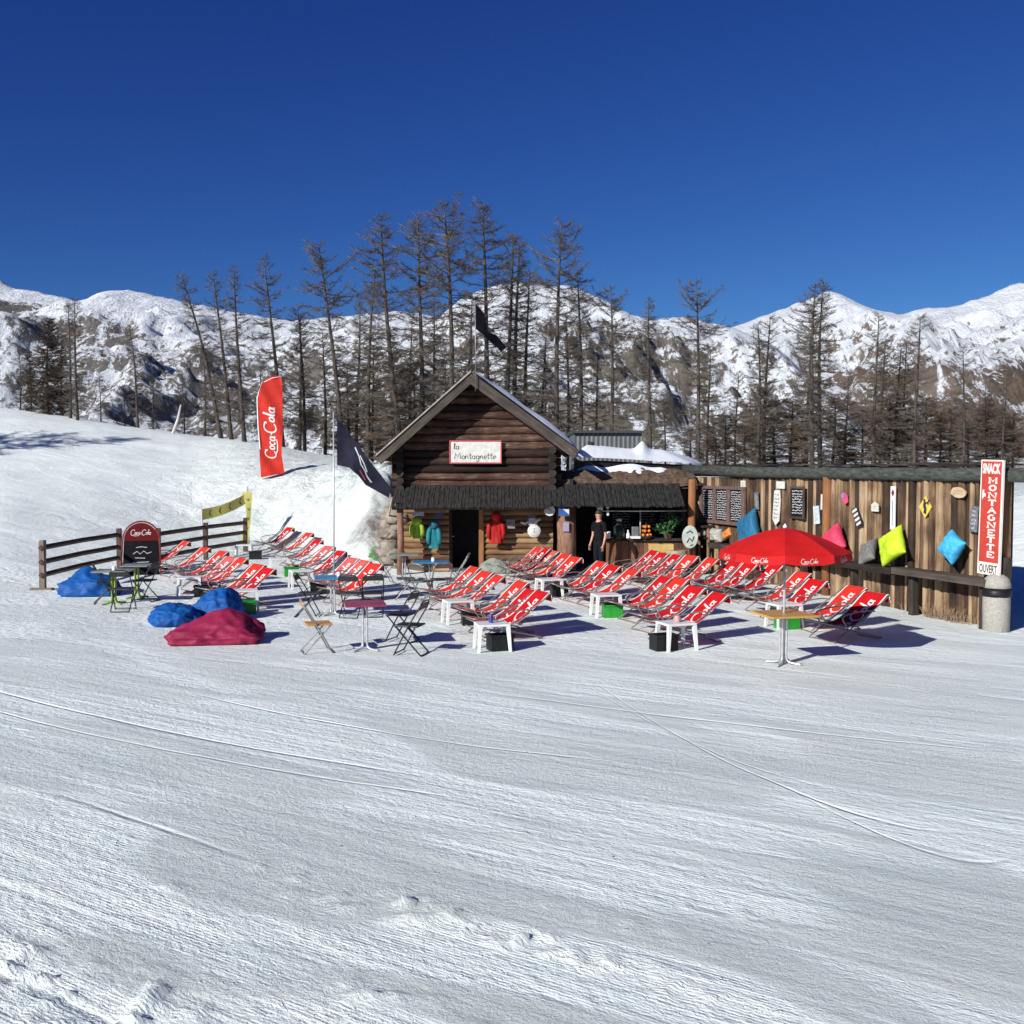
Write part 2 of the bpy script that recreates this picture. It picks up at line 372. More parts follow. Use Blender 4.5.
def make_snow():
    xs = []; x = -13.5
    while x < 12: xs.append(x); x += .045 if -5 < x < 4.6 else .12
    a = []; st = .2; q = xs[0]
    while q > -420: q -= st; a.append(q); st *= 1.07
    b = []; st = .2; q = xs[-1]
    while q < 420: q += st; b.append(q); st *= 1.07
    xs = a[::-1]+xs+b
    ys = []; q = 3.0
    while q < 60: ys.append(q); q += .032+max(0, q-5)*.0065
    st = .5
    while q < 900: ys.append(q); q += st; st *= 1.08
    q = 3.0; st = .3; pre = []
    while q > -120: q -= st; pre.append(q); st *= 1.15
    ys = pre[::-1]+ys
    nx = len(xs); vs = []
    for Y in ys:
        for X in xs: vs.append((X, Y, terr(X, Y)+(rough(X, Y) if -45 < X < 30 and 0 < Y < 80 else 0)))
    fs = [(j*nx+i, j*nx+i+1, (j+1)*nx+i+1, (j+1)*nx+i) for j in range(len(ys)-1) for i in range(nx-1)]
    me = bpy.data.meshes.new('snow_ground'); me.from_pydata(vs, [], fs)
    me.polygons.foreach_set('use_smooth', [True]*len(me.polygons)); me.update()
    o = bpy.data.objects.new('snow_ground', me); COL.objects.link(o)
    m, nt, bs = newmat('piste_snow')
    bs.inputs['Roughness'].default_value = .62; bs.inputs['Specular IOR Level'].default_value = .3
    tc = nt.nodes.new('ShaderNodeTexCoord'); P = tc.outputs['Object']
    sep = nt.nodes.new('ShaderNodeSeparateXYZ'); nt.links.new(P, sep.inputs[0]); sx, sy = sep.outputs[0], sep.outputs[1]
    near = math_(nt, 'SUBTRACT', 1.0, math_(nt, 'DIVIDE', math_(nt, 'SUBTRACT', sy, 13.0), 5.0), True)   # 1 on the piste, 0 on the terrace
    near2 = math_(nt, 'MINIMUM', near, 1.0)
    rot = nt.nodes.new('ShaderNodeMapping'); rot.inputs['Rotation'].default_value = (0, 0, R(32)); nt.links.new(P, rot.inputs[0])
    def sc(s):
        q_ = nt.nodes.new('ShaderNodeMapping'); q_.inputs['Scale'].default_value = s; nt.links.new(rot.outputs[0], q_.inputs[0]); return q_.outputs[0]
    streak = noise_(nt, sc((.25, 4.5, 1)), 1.6, 3, .5)
    streak2 = noise_(nt, sc((.3, 14, 1)), 2.4, 2, .5)
    grain = noise_(nt, P, 34, 8, .8)
    grain2 = noise_(nt, P, 8, 5, .65)
    lump = noise_(nt, sc((2.2, 3.6, 1)), 4.5, 5, .7)
    mask = ramp(nt, noise_(nt, sc((.35, 1.1, 1)), .75, 3, .5, .6), [(.47, (0, 0, 0)), (.56, (1, 1, 1))])
    wv = nt.nodes.new('ShaderNodeTexWave'); wv.wave_type = 'BANDS'; wv.bands_direction = 'Y'; wv.inputs['Scale'].default_value = 11.5
    wv.inputs['Distortion'].default_value = .35; wv.inputs['Detail'].default_value = 1; wv.inputs['Detail Scale'].default_value = .6
    nt.links.new(rot.outputs[0], wv.inputs['Vector'])
    cord = math_(nt, 'MULTIPLY', wv.outputs['Fac'], mask)
    h = math_(nt, 'MULTIPLY', streak, .75)
    h = math_(nt, 'ADD', h, math_(nt, 'MULTIPLY', streak2, .10))
    h = math_(nt, 'ADD', h, math_(nt, 'MULTIPLY', lump, .75))
    h = math_(nt, 'MULTIPLY', h, math_(nt, 'ADD', math_(nt, 'MULTIPLY', near2, .85), .12))
    h = math_(nt, 'ADD', h, math_(nt, 'MULTIPLY', grain2, .30))
    vo = nt.nodes.new('ShaderNodeTexVoronoi'); vo.feature = 'F1'; vo.inputs['Scale'].default_value = 17; vo.inputs['Detail'].default_value = 2; vo.inputs['Roughness'].default_value = .7; nt.links.new(P, vo.inputs['Vector'])
    crumbs = math_(nt, 'MULTIPLY', math_(nt, 'SUBTRACT', .75, vo.outputs['Distance'], True), ramp(nt, noise_(nt, sc((.6, 1.5, 1)), 1.3, 4, .7), [(.40, (.25, .25, .25)), (.68, (1, 1, 1))]))
    h = math_(nt, 'ADD', h, math_(nt, 'MULTIPLY', crumbs, .95))
    slope = math_(nt, 'DIVIDE', math_(nt, 'SUBTRACT', sy, 27.0), 6.0, True)
    bankm = math_(nt, 'ADD', math_(nt, 'MULTIPLY', math_(nt, 'DIVIDE', math_(nt, 'ADD', sx, 15.0), 6.0, True), 7.5), 1.3)
    h = math_(nt, 'ADD', h, math_(nt, 'MULTIPLY', math_(nt, 'MULTIPLY', noise_(nt, P, 1.4, 10, .72, .4), bankm), slope))
    inv = math_(nt, 'SUBTRACT', 1.15, mask)
    h = math_(nt, 'ADD', h, math_(nt, 'MULTIPLY', math_(nt, 'MULTIPLY', grain, .55), inv))
    h = math_(nt, 'ADD', h, math_(nt, 'MULTIPLY', cord, .04))
    # boot prints on the terrace
    fv = nt.nodes.new('ShaderNodeTexVoronoi'); fv.feature = 'SMOOTH_F1'; fv.inputs['Scale'].default_value = 3.2; fv.inputs['Smoothness'].default_value = .15; nt.links.new(sc((1, 1.7, 1)), fv.inputs['Vector'])
    prints = math_(nt, 'MULTIPLY', math_(nt, 'SUBTRACT', .34, fv.outputs['Distance'], True), 2.6)
    terrace = math_(nt, 'MULTIPLY', math_(nt, 'SUBTRACT', 1.0, near2), math_(nt, 'SUBTRACT', 1.0, slope))
    h = math_(nt, 'SUBTRACT', h, math_(nt, 'MULTIPLY', math_(nt, 'MULTIPLY', prints, math_(nt, 'ADD', grain2, -.1)), terrace))
    h = math_(nt, 'ADD', h, math_(nt, 'MULTIPLY', math_(nt, 'MULTIPLY', noise_(nt, P, 5, 4, .6), 1.0), terrace))
    # ski tracks: grooves along gentle curves y = a + b x + c x^2
    tr = None
    for (pts, wd, x0, x1) in TRACKS:
        (xa, ya), (xb, yb), (xc, yc) = pts
        den = (xa-xb)*(xa-xc)*(xb-xc)
        c2 = (xc*(yb-ya)+xb*(ya-yc)+xa*(yc-yb))/den
        b2 = (xc*xc*(ya-yb)+xb*xb*(yc-ya)+xa*xa*(yb-yc))/den
        a2 = (xb*xc*(xb-xc)*ya+xc*xa*(xc-xa)*yb+xa*xb*(xa-xb)*yc)/den
        f = math_(nt, 'ADD', math_(nt, 'MULTIPLY', math_(nt, 'ADD', math_(nt, 'MULTIPLY', sx, c2), b2), sx), a2)
        d = math_(nt, 'DIVIDE', math_(nt, 'ABSOLUTE', math_(nt, 'SUBTRACT', sy, f)), wd)
        g = math_(nt, 'SUBTRACT', 1.0, d, True)
        inside = math_(nt, 'MULTIPLY', math_(nt, 'GREATER_THAN', sx, x0), math_(nt, 'LESS_THAN', sx, x1))
        g = math_(nt, 'MULTIPLY', g, inside)
        g = math_(nt, 'MULTIPLY', g, math_(nt, 'MULTIPLY', math_(nt, 'SUBTRACT', sx, x0), 1.4, True)); g = math_(nt, 'MULTIPLY', g, math_(nt, 'MULTIPLY', math_(nt, 'SUBTRACT', x1, sx), 1.4, True))
        g = math_(nt, 'MULTIPLY', g, math_(nt, 'ADD', math_(nt, 'MULTIPLY', grain2, .9), .35))
        tr = g if tr is None else math_(nt, 'MAXIMUM', tr, g)
    h = math_(nt, 'SUBTRACT', h, math_(nt, 'MULTIPLY', tr, .6))
    bump_(nt, bs, h, 1.0, .042)
    # streaked piste tone, greyer lows, against evener terrace tone; scattered dirt specks
    piste_tone = ramp(nt, noise_(nt, sc((.4, 2.4, 1)), 1.1, 5, .6), [(.3, (.69, .76, .735)), (.7, (.86, .905, .86))])
    terrace_tone = ramp(nt, noise_(nt, P, .6, 4), [(.3, (.75, .80, .775)), (.7, (.83, .875, .84))])
    colr = mixc(nt, near2, terrace_tone, piste_tone)
    sp = noise_(nt, P, 9, 2, .5)
    speck = ramp(nt, sp, [(.755, (0, 0, 0)), (.79, (1, 1, 1))])
    colr = mixc(nt, speck, colr, (.22, .19, .17))
    # trampled soil showing beside the cabin bank
    bk = nt.nodes.new('ShaderNodeVectorMath'); bk.operation = 'DISTANCE'; nt.links.new(P, bk.inputs[0]); bk.inputs[1].default_value = (-3.75, 28.3, 1.3)
    bf = math_(nt, 'SUBTRACT', 1.0, math_(nt, 'DIVIDE', bk.outputs['Value'], 1.6), True)
    bf = math_(nt, 'MULTIPLY', bf, math_(nt, 'MULTIPLY', noise_(nt, P, 5, 6, .7), 2.2), True)
    colr = mixc(nt, bf, colr, (.17, .15, .14))
    nt.links.new(colr, bs.inputs['Base Color'])
    me.materials.append(m)
    return tag(o, kind='structure')
def gp(px, py): p = G(px, py); return (p.x, p.y)
TRACKS = [((gp(580, 672), gp(740, 768), gp(960, 832)), .05, gp(580, 672)[0], 3.6),
          ((gp(640, 690), gp(800, 795), gp(1024, 843)), .05, 2.35, 3.95),
          ((gp(560, 668), gp(660, 727), gp(800, 782)), .03, .8, 2.8),
          ((gp(0, 692), gp(160, 730), gp(400, 772)), .04, -7.5, -.7),
          ((gp(0, 712), gp(200, 757), gp(480, 800)), .03, -6.5, -.3),
          ((gp(180, 690), gp(400, 735), gp(620, 762)), .03, -4, 1.1),
          ((gp(470, 690), gp(700, 720), gp(1000, 752)), .04, -.4, 5),
          ((gp(60, 795), gp(180, 835), gp(270, 868)), .05, -4, -1.6),
          ((gp(0, 975), gp(60, 1000), gp(110, 1023)), .07, -4, -1.3)]
TREES_ONLY = False
make_snow()

# ------------------------------------------------------------------ mountains
def mountain(name, ridge, Yr, Yf, zb, amp, mat, seed, back=1.25, nu=260, nv=90, pexp=.8, rid=.012):
    xs0 = ridge[0][0]; xs1 = ridge[-1][0]
    vs = []
    rows = nv+16
    for j in range(rows):
        t = j/nv
        for i in range(nu+1):
            px = xs0+(xs1-xs0)*i/nu
            ry = interp(ridge, px)
            # soften the drawn ridge line and add crags
            ry = (interp(ridge, px-3)+2*ry+interp(ridge, px+3))/4
            zr = CAMZ+(468-ry)/1024*Yr
            X = (px-512)/1024*Yr
            if t <= 1:
                Y = Yf+(Yr-Yf)*t; z = zb+(zr-zb)*t**pexp
                env = math.sin(PI*min(1, t*1.02))**.8 if t < .98 else 0
            else:
                Y = Yr+(t-1)*nv/16*(Yr*(back-1)); z = zr-(t-1)*nv/16*(zr-zb)*.8; env = (t-1)*3
            p = Vector((X/Yr*9+seed, Y/Yr*9, seed*1.7))
            n1 = noise.ridged_multi_fractal(Vector((p.x*1.0, p.y*.7, p.z)), .9, 2.1, 7, 1.0, 2.0)-1.1
            n2 = noise.fractal(p*5, .9, 2, 5)
            z += env*amp*(n1*.8+n2*.35)
            z += Yr*rid*.12*noise.fractal(Vector((px*.11+seed, t*2, 0)), 1, 2, 4)*(1 if t > .9 else .3)
            if t <= 1:
                pv = 512+1024*X/Y; zl = CAMZ+(468-interp(ridge, pv))/1024*Y*(.95+.045*t)
                if t < .97: z = min(z, zl)
            vs.append((X, Y, z))
    w = nu+1
    fs = [(j*w+i, j*w+i+1, (j+1)*w+i+1, (j+1)*w+i) for j in range(rows-1) for i in range(nu)]
    me = bpy.data.meshes.new(name); me.from_pydata(vs, [], fs); me.polygons.foreach_set('use_smooth', [True]*len(fs)); me.materials.append(mat); me.update()
    o = bpy.data.objects.new(name, me); COL.objects.link(o); return tag(o, kind='structure')
def mtn_mat(name, k, rocklow, snowy, brown=None, blobs=(), rock1=(.10, .095, .095), rock2=(.21, .185, .16), vert=2.2, blobcol=None):
    m, nt, b = newmat(name); b.inputs['Roughness'].default_value = .85; b.inputs['Specular IOR Level'].default_value = .1
    v = mapping(nt, (k, k, k*.7))
    v2 = mapping(nt, (k*vert, k, k*.5), (0, R(28), 0))
    g = nt.nodes.new('ShaderNodeNewGeometry'); sep = nt.nodes.new('ShaderNodeSeparateXYZ'); nt.links.new(g.outputs['Normal'], sep.inputs[0])
    a = noise_(nt, v, 1.0, 9, .62, .3); c = noise_(nt, v2, 2.6, 9, .7, .4); d = noise_(nt, v, 7, 9, .75, .5)
    s = math_(nt, 'ADD', math_(nt, 'MULTIPLY', a, .55), math_(nt, 'MULTIPLY', c, .85))
    s = math_(nt, 'ADD', s, math_(nt, 'MULTIPLY', d, .95))
    s = math_(nt, 'ADD', s, math_(nt, 'SUBTRACT', math_(nt, 'MULTIPLY', sep.outputs[2], -.35), .15))
    tc = nt.nodes.new('ShaderNodeTexCoord'); sp = nt.nodes.new('ShaderNodeSeparateXYZ'); nt.links.new(tc.outputs['Object'], sp.inputs[0])
    hz = math_(nt, 'DIVIDE', math_(nt, 'SUBTRACT', sp.outputs[2], rocklow[0]), rocklow[1]-rocklow[0], True)
    s = math_(nt, 'SUBTRACT', s, math_(nt, 'MULTIPLY', hz, rocklow[2]))
    bl = None
    for (P, rad, st) in blobs:
        dn = nt.nodes.new('ShaderNodeVectorMath'); dn.operation = 'SUBTRACT'; nt.links.new(tc.outputs['Object'], dn.inputs[0]); dn.inputs[1].default_value = P
        ds = nt.nodes.new('ShaderNodeVectorMath'); ds.operation = 'MULTIPLY'; nt.links.new(dn.outputs[0], ds.inputs[0]); ds.inputs[1].default_value = (1/rad[0], 0, 1/rad[1])
        ln = nt.nodes.new('ShaderNodeVectorMath'); ln.operation = 'LENGTH'; nt.links.new(ds.outputs[0], ln.inputs[0])
        q = math_(nt, 'MULTIPLY', math_(nt, 'SUBTRACT', 1.0, ln.outputs['Value'], True), st)
        bl = q if bl is None else math_(nt, 'MAXIMUM', bl, q)
    if bl is not None: s = math_(nt, 'ADD', s, bl)
    fac = ramp(nt, s, [(snowy-.03, (0, 0, 0)), (snowy+.06, (1, 1, 1))])
    rock = ramp(nt, noise_(nt, v, 5, 7, .7), [(.3, rock1), (.7, rock2)])
    if bl is not None and blobcol:
        br = ramp(nt, noise_(nt, v, 14, 7, .75), [(.3, tuple(x*.45 for x in blobcol)), (.7, blobcol)])
        rock = mixc(nt, ramp(nt, bl, [(.03, (0, 0, 0)), (.12, (1, 1, 1))]), rock, br)
    colr = mixc(nt, fac, (.74, .77, .81), rock)
    nt.links.new(colr, b.inputs['Base Color'])
    hh = math_(nt, 'ADD', math_(nt, 'MULTIPLY', a, 1.0), math_(nt, 'MULTIPLY', d, .3))
    hh = math_(nt, 'ADD', hh, math_(nt, 'MULTIPLY', c, .6))
    bump_(nt, b, hh, .9, .22/k)
    return m
def at(px, py, Y): return AY(px, py, Y)
mL = mtn_mat('left_mountain_ground', 1/62, (60, 330, .20), .735,
             blobs=[(at(28, 318, 1500), (52, 42), .40), (at(8, 360, 1400), (40, 30), .30), (at(115, 345, 1450), (60, 30), .22), (at(165, 348, 1450), (28, 26), .3), (at(215, 380, 1400), (120, 55), .10), (at(330, 400, 1400), (160, 90), .14)])
mountain('mountain', [(-500, 330), (-200, 300), (-60, 285), (-20, 290), (2, 279), (14, 289), (40, 293), (85, 303), (110, 292), (135, 292), (190, 304), (240, 314), (290, 322), (340, 318), (400, 312), (520, 330), (640, 400)], 1600, 700, -60, 42, mL, 3.1)
mC = mtn_mat('middle_hill_ground', 1/42, (40, 180, .10), .775, blobs=[(at(620, 380, 750), (80, 60), .12), (at(430, 400, 750), (60, 50), .12), (at(560, 430, 700), (200, 22), .16), (at(635, 350, 760), (40, 12), .2), (at(575, 305, 880), (40, 14), .2)], rock1=(.085, .078, .068), rock2=(.21, .18, .15))
mountain('mountain', [(250, 440), (330, 380), (400, 345), (440, 318), (462, 300), (490, 288), (520, 284), (545, 288), (570, 287), (600, 300), (628, 315), (650, 321), (680, 318), (708, 324), (730, 328), (770, 345), (830, 400), (880, 450)], 900, 380, -50, 26, mC, 8.7)
mR = mtn_mat('right_range_ground', 1/100, (150, 430, .38), .72,
             blobs=[(at(800, 440, 1700), (95, 75), .40), (at(845, 385, 1800), (50, 40), .22), (at(905, 440, 1650), (95, 70), .44), (at(1000, 420, 1650), (70, 80), .42), (at(966, 400, 1750), (90, 50), .42), (at(740, 430, 1700), (60, 60), .36), (at(1010, 343, 2150), (40, 18), .32), (at(982, 338, 2100), (40, 16), .22), (at(798, 335, 2200), (60, 30), .16)],
             rock1=(.12, .10, .085), rock2=(.22, .175, .14), vert=4.0, blobcol=(.20, .15, .115))
mountain('mountain', [(600, 420), (660, 360), (700, 342), (735, 327), (770, 314), (800, 303), (828, 292), (836, 295), (850, 303), (872, 311), (898, 316), (922, 309), (948, 309), (965, 303), (985, 297), (1002, 289), (1014, 284), (1026, 287), (1080, 300), (1180, 280), (1300, 300), (1500, 350)], 2400, 1100, -80, 70, mR, 14.2)

# ------------------------------------------------------------------ trees
def tree_mesh(h, seed, L=.17, start=.12, dens=1.0, topw=.35, droop=.12, bend=.02, leaf=False, twr=.0115):
    rnd = random.Random(seed)
    T = MB(); B = MB()
    n = 12; ph = rnd.uniform(0, 6); pts = []; rs = []
    for i in range(n+1):
        t = i/n
        pts.append(Vector((math.sin(ph+t*3)*bend*h*t, math.cos(ph*1.7+t*2.6)*bend*h*t, t*h-.2*(i == 0))))
        rs.append((.0118*h*(1-t)**.8+.02)*(1.25 if i == 0 else 1))
    T.tube(pts, rs, 9)
    def trunk(t):
        k = min(n-1, int(t*n)); f = t*n-k; return pts[k].lerp(pts[k+1], f)
    nb = int(102*dens*h/12)
    for b in range(nb):
        t = start+(1-start)*(b+rnd.random())/nb
        base = trunk(t); az = rnd.uniform(0, 2*PI)
        prof = (1-t)**.75*1.0+topw*math.exp(-((t-.82)/.1)**2)*.8
        low = .45+.55*min(1, (t-start)/.2)
        ln = h*L*1.0*prof*low*rnd.uniform(.4, 1.4)+.3
        if rnd.random() < .12: ln *= .4
        el = rnd.uniform(-.35, .3)+(t-.45)*.8
        d = Vector((math.cos(az)*math.cos(el), math.sin(az)*math.cos(el), math.sin(el)))
        bp = [base]; k = 5; q = base.copy(); dd = d.copy()
        for s in range(k):
            dd = dd+Vector((rnd.uniform(-.16, .16), rnd.uniform(-.16, .16), rnd.uniform(-.12, .12)-droop*.4+s*.055)); dd.normalize()
            q = q+dd*(ln/k); bp.append(q.copy())
        r0 = .010+.009*ln
        B.tube(bp, [r0*(1-.7*i/k) for i in range(k+1)], 3, caps=False)
        nt_ = int(ln*(12 if not leaf else 14))+3
        for w in range(nt_):
            s = rnd.uniform(.12, 1); kk = min(k-1, int(s*k)); p = bp[kk].lerp(bp[kk+1], s*k-kk)
            a2 = rnd.choice((-1, 1))*rnd.uniform(.5, 1.2)
            dirb = (bp[kk+1]-bp[kk]).normalized(); side = dirb.cross(Vector((0, 0, 1)))
            if side.length < .01: side = Vector((1, 0, 0))
            side.normalize()
            td = (dirb*math.cos(a2)+side*math.sin(a2)+Vector((0, 0, rnd.uniform(-.45, .35)))).normalized()
            tl = rnd.uniform(.18, .55)*(1.15-.5*s)*(.7+.35*min(1.5, ln))
            mid = p+td*tl*.5+Vector((0, 0, rnd.uniform(-.05, .05))); e = mid+(td+Vector((0, 0, rnd.uniform(-.2, .35)))).normalized()*tl*.5
            B.tube([p, mid, e], [twr, twr*.8, twr*.4], 3, caps=False)
            for z in range(5 if not leaf else 6):
                f = rnd.random(); p2 = p.lerp(mid, f*2) if f < .5 else mid.lerp(e, f*2-1)
                e2 = p2+Vector((rnd.uniform(-1, 1), rnd.uniform(-1, 1), rnd.uniform(-.7, .9)))*(.17 if not leaf else .2)
                m_ = (e2-p2).cross(Vector((rnd.uniform(-1, 1), rnd.uniform(-1, 1), 1))).normalized()*(twr*.75 if not leaf else .03)
                B.add([p2-m_, p2+m_, e2], [(0, 1, 2)])
    return T, B
PROTO = []
def proto_tree(name, mt, ct, **kw):
    T, B = tree_mesh(**kw)
    r = empty(name)
    T.build('trunk', mt, r, smooth=True, fix=False); B.build('crown', ct, r, fix=False)
    r['h'] = kw['h']; return r
specs = [dict(h=13, seed=1, topw=.3), dict(h=13, seed=2, topw=.75, L=.19, start=.2), dict(h=13, seed=3, topw=.5, L=.16, dens=1.15), dict(h=13, seed=4, topw=.15, L=.13, start=.1, bend=.01),
         dict(h=13, seed=5, topw=.9, L=.2, start=.3, droop=.2), dict(h=13, seed=6, topw=.3, L=.12, start=.15, bend=.035), dict(h=10, seed=7, topw=.1, L=.17, start=.05, dens=1.1)]
proto = [proto_tree('larch_tree', bark_t, twig_t, **s) for s in specs]
bushy = [proto_tree('young_larch', bark_t, twig_b, h=7, seed=11, L=.2, start=.03, dens=2.2, topw=.5), proto_tree('young_larch', bark_t, twig_b, h=7, seed=12, L=.24, start=.03, dens=2.4, topw=.7)]
firp = proto_tree('dense_larch', bark_t, M('dark_brown_twigs', (.085, .060, .038), (.035, .025, .017), .95, scale=1.4), h=9, seed=21, L=.22, start=.03, dens=3.4, topw=.1, droop=.15, twr=.015)
used = set()
TR = []
def place_tree(p, px, top, Y, lean=0, rz=None, name=None, spread=1.0):
    """px = trunk base column, top = column/row of tip"""
    global TR
    X = (px-512)/1024*Y; z0 = terr(X, Y)-.15
    ztop = AY(px, top, Y).z; H = ztop-z0
    o = p if p.name not in used else copy_tree(p)
    used.add(p.name)
    s = H/p['h']
    o.location = (X, Y, z0); o.scale = (s*spread, s*spread, s); o.rotation_euler = (0, R(lean), random.uniform(0, 6) if rz is None else rz)
    if lean:
        m = Euler((0, R(lean), 0)).to_matrix() @ Euler((0, 0, random.uniform(0, 6))).to_matrix(); o.rotation_euler = m.to_euler()
    TR.append((px, o)); return o
P = proto
TL = [(P[3], 72, 303, 56, 0), (P[3], 79, 298, 55, -1), (P[6], 102, 372, 57, 0), (P[5], 139, 325, 55, -4), (P[6], 126, 385, 58, 0), (P[6], 154, 372, 58, 0), (P[5], 222, 268, 54, -12), (P[3], 232, 272, 53, -5), (P[3], 245, 268, 52, -3),
      (P[6], 205, 345, 57, 2), (P[0], 283, 257, 53, -4), (P[6], 300, 318, 56, 1), (P[2], 305, 305, 55, -1), (P[1], 344, 243, 52, -5), (P[6], 325, 330, 58, 1), (P[2], 403, 214, 50, -5), (P[0], 368, 268, 56, 2), (P[1], 421, 222, 51, 1), (P[6], 392, 330, 57, 1), (P[3], 430, 300, 57, 2),
      (P[4], 450, 203, 49, 0), (P[2], 487, 204, 50, -1), (P[6], 468, 300, 57, 0), (P[0], 505, 235, 53, 1), (P[3], 514, 240, 54, 1), (P[3], 524, 272, 55, 1), (P[3], 539, 325, 56, 3), (P[1], 557, 223, 50, 0), (P[6], 568, 318, 57, 0), (P[0], 580, 272, 51, 0),
      (P[1], 611, 287, 50, 0), (P[6], 596, 345, 57, 0), (P[0], 650, 300, 50, 0), (P[1], 697, 281, 50, 0), (P[6], 707, 350, 55, 0), (P[0], 757, 323, 52, 0), (P[6], 764, 318, 53, 0), (P[2], 812, 284, 51, 0), (P[0], 820, 281, 52, 0), (P[1], 806, 310, 55, 0),
      (P[0], 873, 314, 52, 0), (P[6], 880, 345, 55, 0), (P[6], 895, 345, 54, 0), (P[3], 903, 338, 54, 0), (P[6], 914, 318, 51, 0), (P[0], 963, 346, 52, 0), (P[6], 985, 385, 54, 0), (P[6], 1002, 378, 53, 0), (P[2], 1045, 340, 53, 0),
      (P[5], 474, 330, 62, 1), (P[5], 414, 320, 62, -2), (P[0], 356, 300, 60, 1), (P[6], 545, 345, 61, 0), (P[6], 735, 372, 60, 0), (P[6], 665, 395, 60, 0), (P[6], 845, 378, 60, 0), (P[0], 22, 350, 66, 0), (P[6], 185, 372, 60, 0), (P[6], 263, 352, 60, 0)]
for a in TL: place_tree(*a)
for (k, px, top, Y, sp) in [(0, 372, 345, 58, 1), (1, 395, 352, 56, 1), (0, 350, 365, 59, 1.2), (1, 415, 370, 58, 1), (0, 445, 360, 60, 1), (1, 760, 392, 56, 1.5), (0, 790, 400, 56, 1.6), (1, 832, 398, 55, 1.5), (0, 862, 410, 56, 1.4), (1, 888, 395, 55, 1.6), (0, 925, 398, 55, 1.6), (1, 950, 410, 55, 1.5), (0, 985, 405, 54, 1.6), (1, 1012, 415, 54, 1.6), (0, 725, 415, 57, 1.4), (0, 745, 425, 54, 2), (1, 775, 420, 58, 2), (0, 803, 425, 54, 2), (1, 845, 425, 57, 2.1), (0, 875, 428, 54, 2), (0, 905, 420, 58, 2.2), (1, 938, 428, 54, 2), (0, 968, 425, 57, 2.2), (1, 998, 430, 54, 2.2), (1, 715, 432, 54, 1.8), (0, 690, 430, 57, 1.8)]:
    place_tree(bushy[k], px, top, Y, 0, spread=sp)
place_tree(firp, 50, 318, 57, 0, spread=1.0); place_tree(firp, 33, 352, 59, 0, spread=1.0); place_tree(firp, 64, 335, 60, 0, spread=1.0)
OFF = []
for i, (x_, y_, h_) in enumerate(((-33.5, 38.0, 8.6), (-30.8, 38.6, 9.2), (-28.0, 39.0, 9.0), (-36, 37, 10))):
    so = copy_tree(bushy[i % 2]); so.location = (x_, y_, terr(x_, y_)-.2); so.scale = (h_/7*.9, h_/7*.9, h_/7); so.rotation_euler = (0, 0, 2+i); OFF.append((0, so))
    tag(so, f'young larch outside the left edge, {ORD[i]} of those shading the ridge', 'tree', 'young larches shading the left ridge')
areas = [(-50, 260, 'left of the red banner'), (260, 470, 'between red banner and cabin gable'), (470, 690, 'between cabin gable and log wall'), (690, 1100, 'behind the long log wall')]
for kind, desc, cat, grp in (('larch_tree', 'bare twiggy larch', 'tree', 'bare larches on the ridge behind the terrace'), ('young_larch', 'low brown young larch', 'tree', 'young brown larches behind the tall ones'), ('dense_larch', 'dense dark brown larch', 'tree', 'dense dark larches on the left ridge')):
    for (a, b, nm) in areas:
        L_ = sorted([(px, o) for px, o in TR if o.name.startswith(kind) and a <= px < b], key=lambda q: q[0])
        for i, (px, o) in enumerate(L_): tag(o, f'{desc}, {ORD[i]} from the left {nm}', cat, grp)
for p, o in TR+OFF:
    if 'h' in o: del o['h']
# leaning pale dead trunk
lt = MB(); q0 = AY(172, 436, 53); q1 = AY(181, 405, 53.5)
lt.tube([q0, q0.lerp(q1, .5)+Vector((.06, 0, 0)), q1], [.1, .08, .05], 8)
tag(lt.build('dead_trunk', M('bleached_wood', (.6, .57, .52)), smooth=True), 'short pale bleached dead trunk leaning on the snow ridge', 'dead tree')

# ------------------------------------------------------------------ the log wall on the right
WA = G(690, 568); WB = G(1006, 629.5)
wd_ = (WB-WA); WL = wd_.length; wd_.normalize()
wn = Vector((wd_.y, -wd_.x, 0))
if wn.y > 0: wn = -wn
# wn points to the terrace (towards -x,-y)
WM = Matrix(((wd_.x, wn.x, 0, WA.x), (wd_.y, wn.y, 0, WA.y), (0, 0, 1, 0), (0, 0, 0, 1)))   # local: u along, v out, z
def wuz(px, py, off=.12):
    p = RP(px, py, WA+wn*off, wn); q = WM.inverted() @ p; return q.x, q.z
wall = empty('log_wall'); wall.matrix_world = WM
tag(wall, 'long wall of upright half-log slabs under a dark mossy top log', 'wall')
mb = MB(); u = 0.0; rnd = random.Random(4)
while u < WL-.02:
    w = rnd.uniform(.09, .19); d = rnd.uniform(.04, .13); top = 2.56
    n = 7; prof = [(u+w/2-math.cos(PI*i/n)*w/2*.97, .0+math.sin(PI*i/n)**.7*d) for i in range(n+1)]
    tl = rnd.uniform(-.01, .01); vs = []
    for z in (-.1, .6, 1.3, 2.0, top):
        for (a, b) in prof: vs.append((a+tl*z+rnd.uniform(-.002, .002), b, z))
    k = n+1; fs = [(r_*k+i, r_*k+i+1, (r_+1)*k+i+1, (r_+1)*k+i) for r_ in range(4) for i in range(n)]
    mb.add(vs, fs); u += w+(rnd.uniform(.006, .03) if rnd.random() < .5 else 0)
mb.build('slab_boards', slab_wood, wall, smooth=True, fix=False)
mb = MB(); mb.box((WL/2, -.06, 1.28), (WL, .1, 2.55)); mb.build('backing', dark_in, wall)
mb = MB(); mb.tube([(-1.0 if False else -.15, .06, 2.74), (WL*.3, .10, 2.69), (WL*.6, .06, 2.68), (WL+1.3, .08, 2.68)], [.15, .14, .135, .125], 12); mb.build('top_log', mossy, wall, smooth=True)
mb = MB()
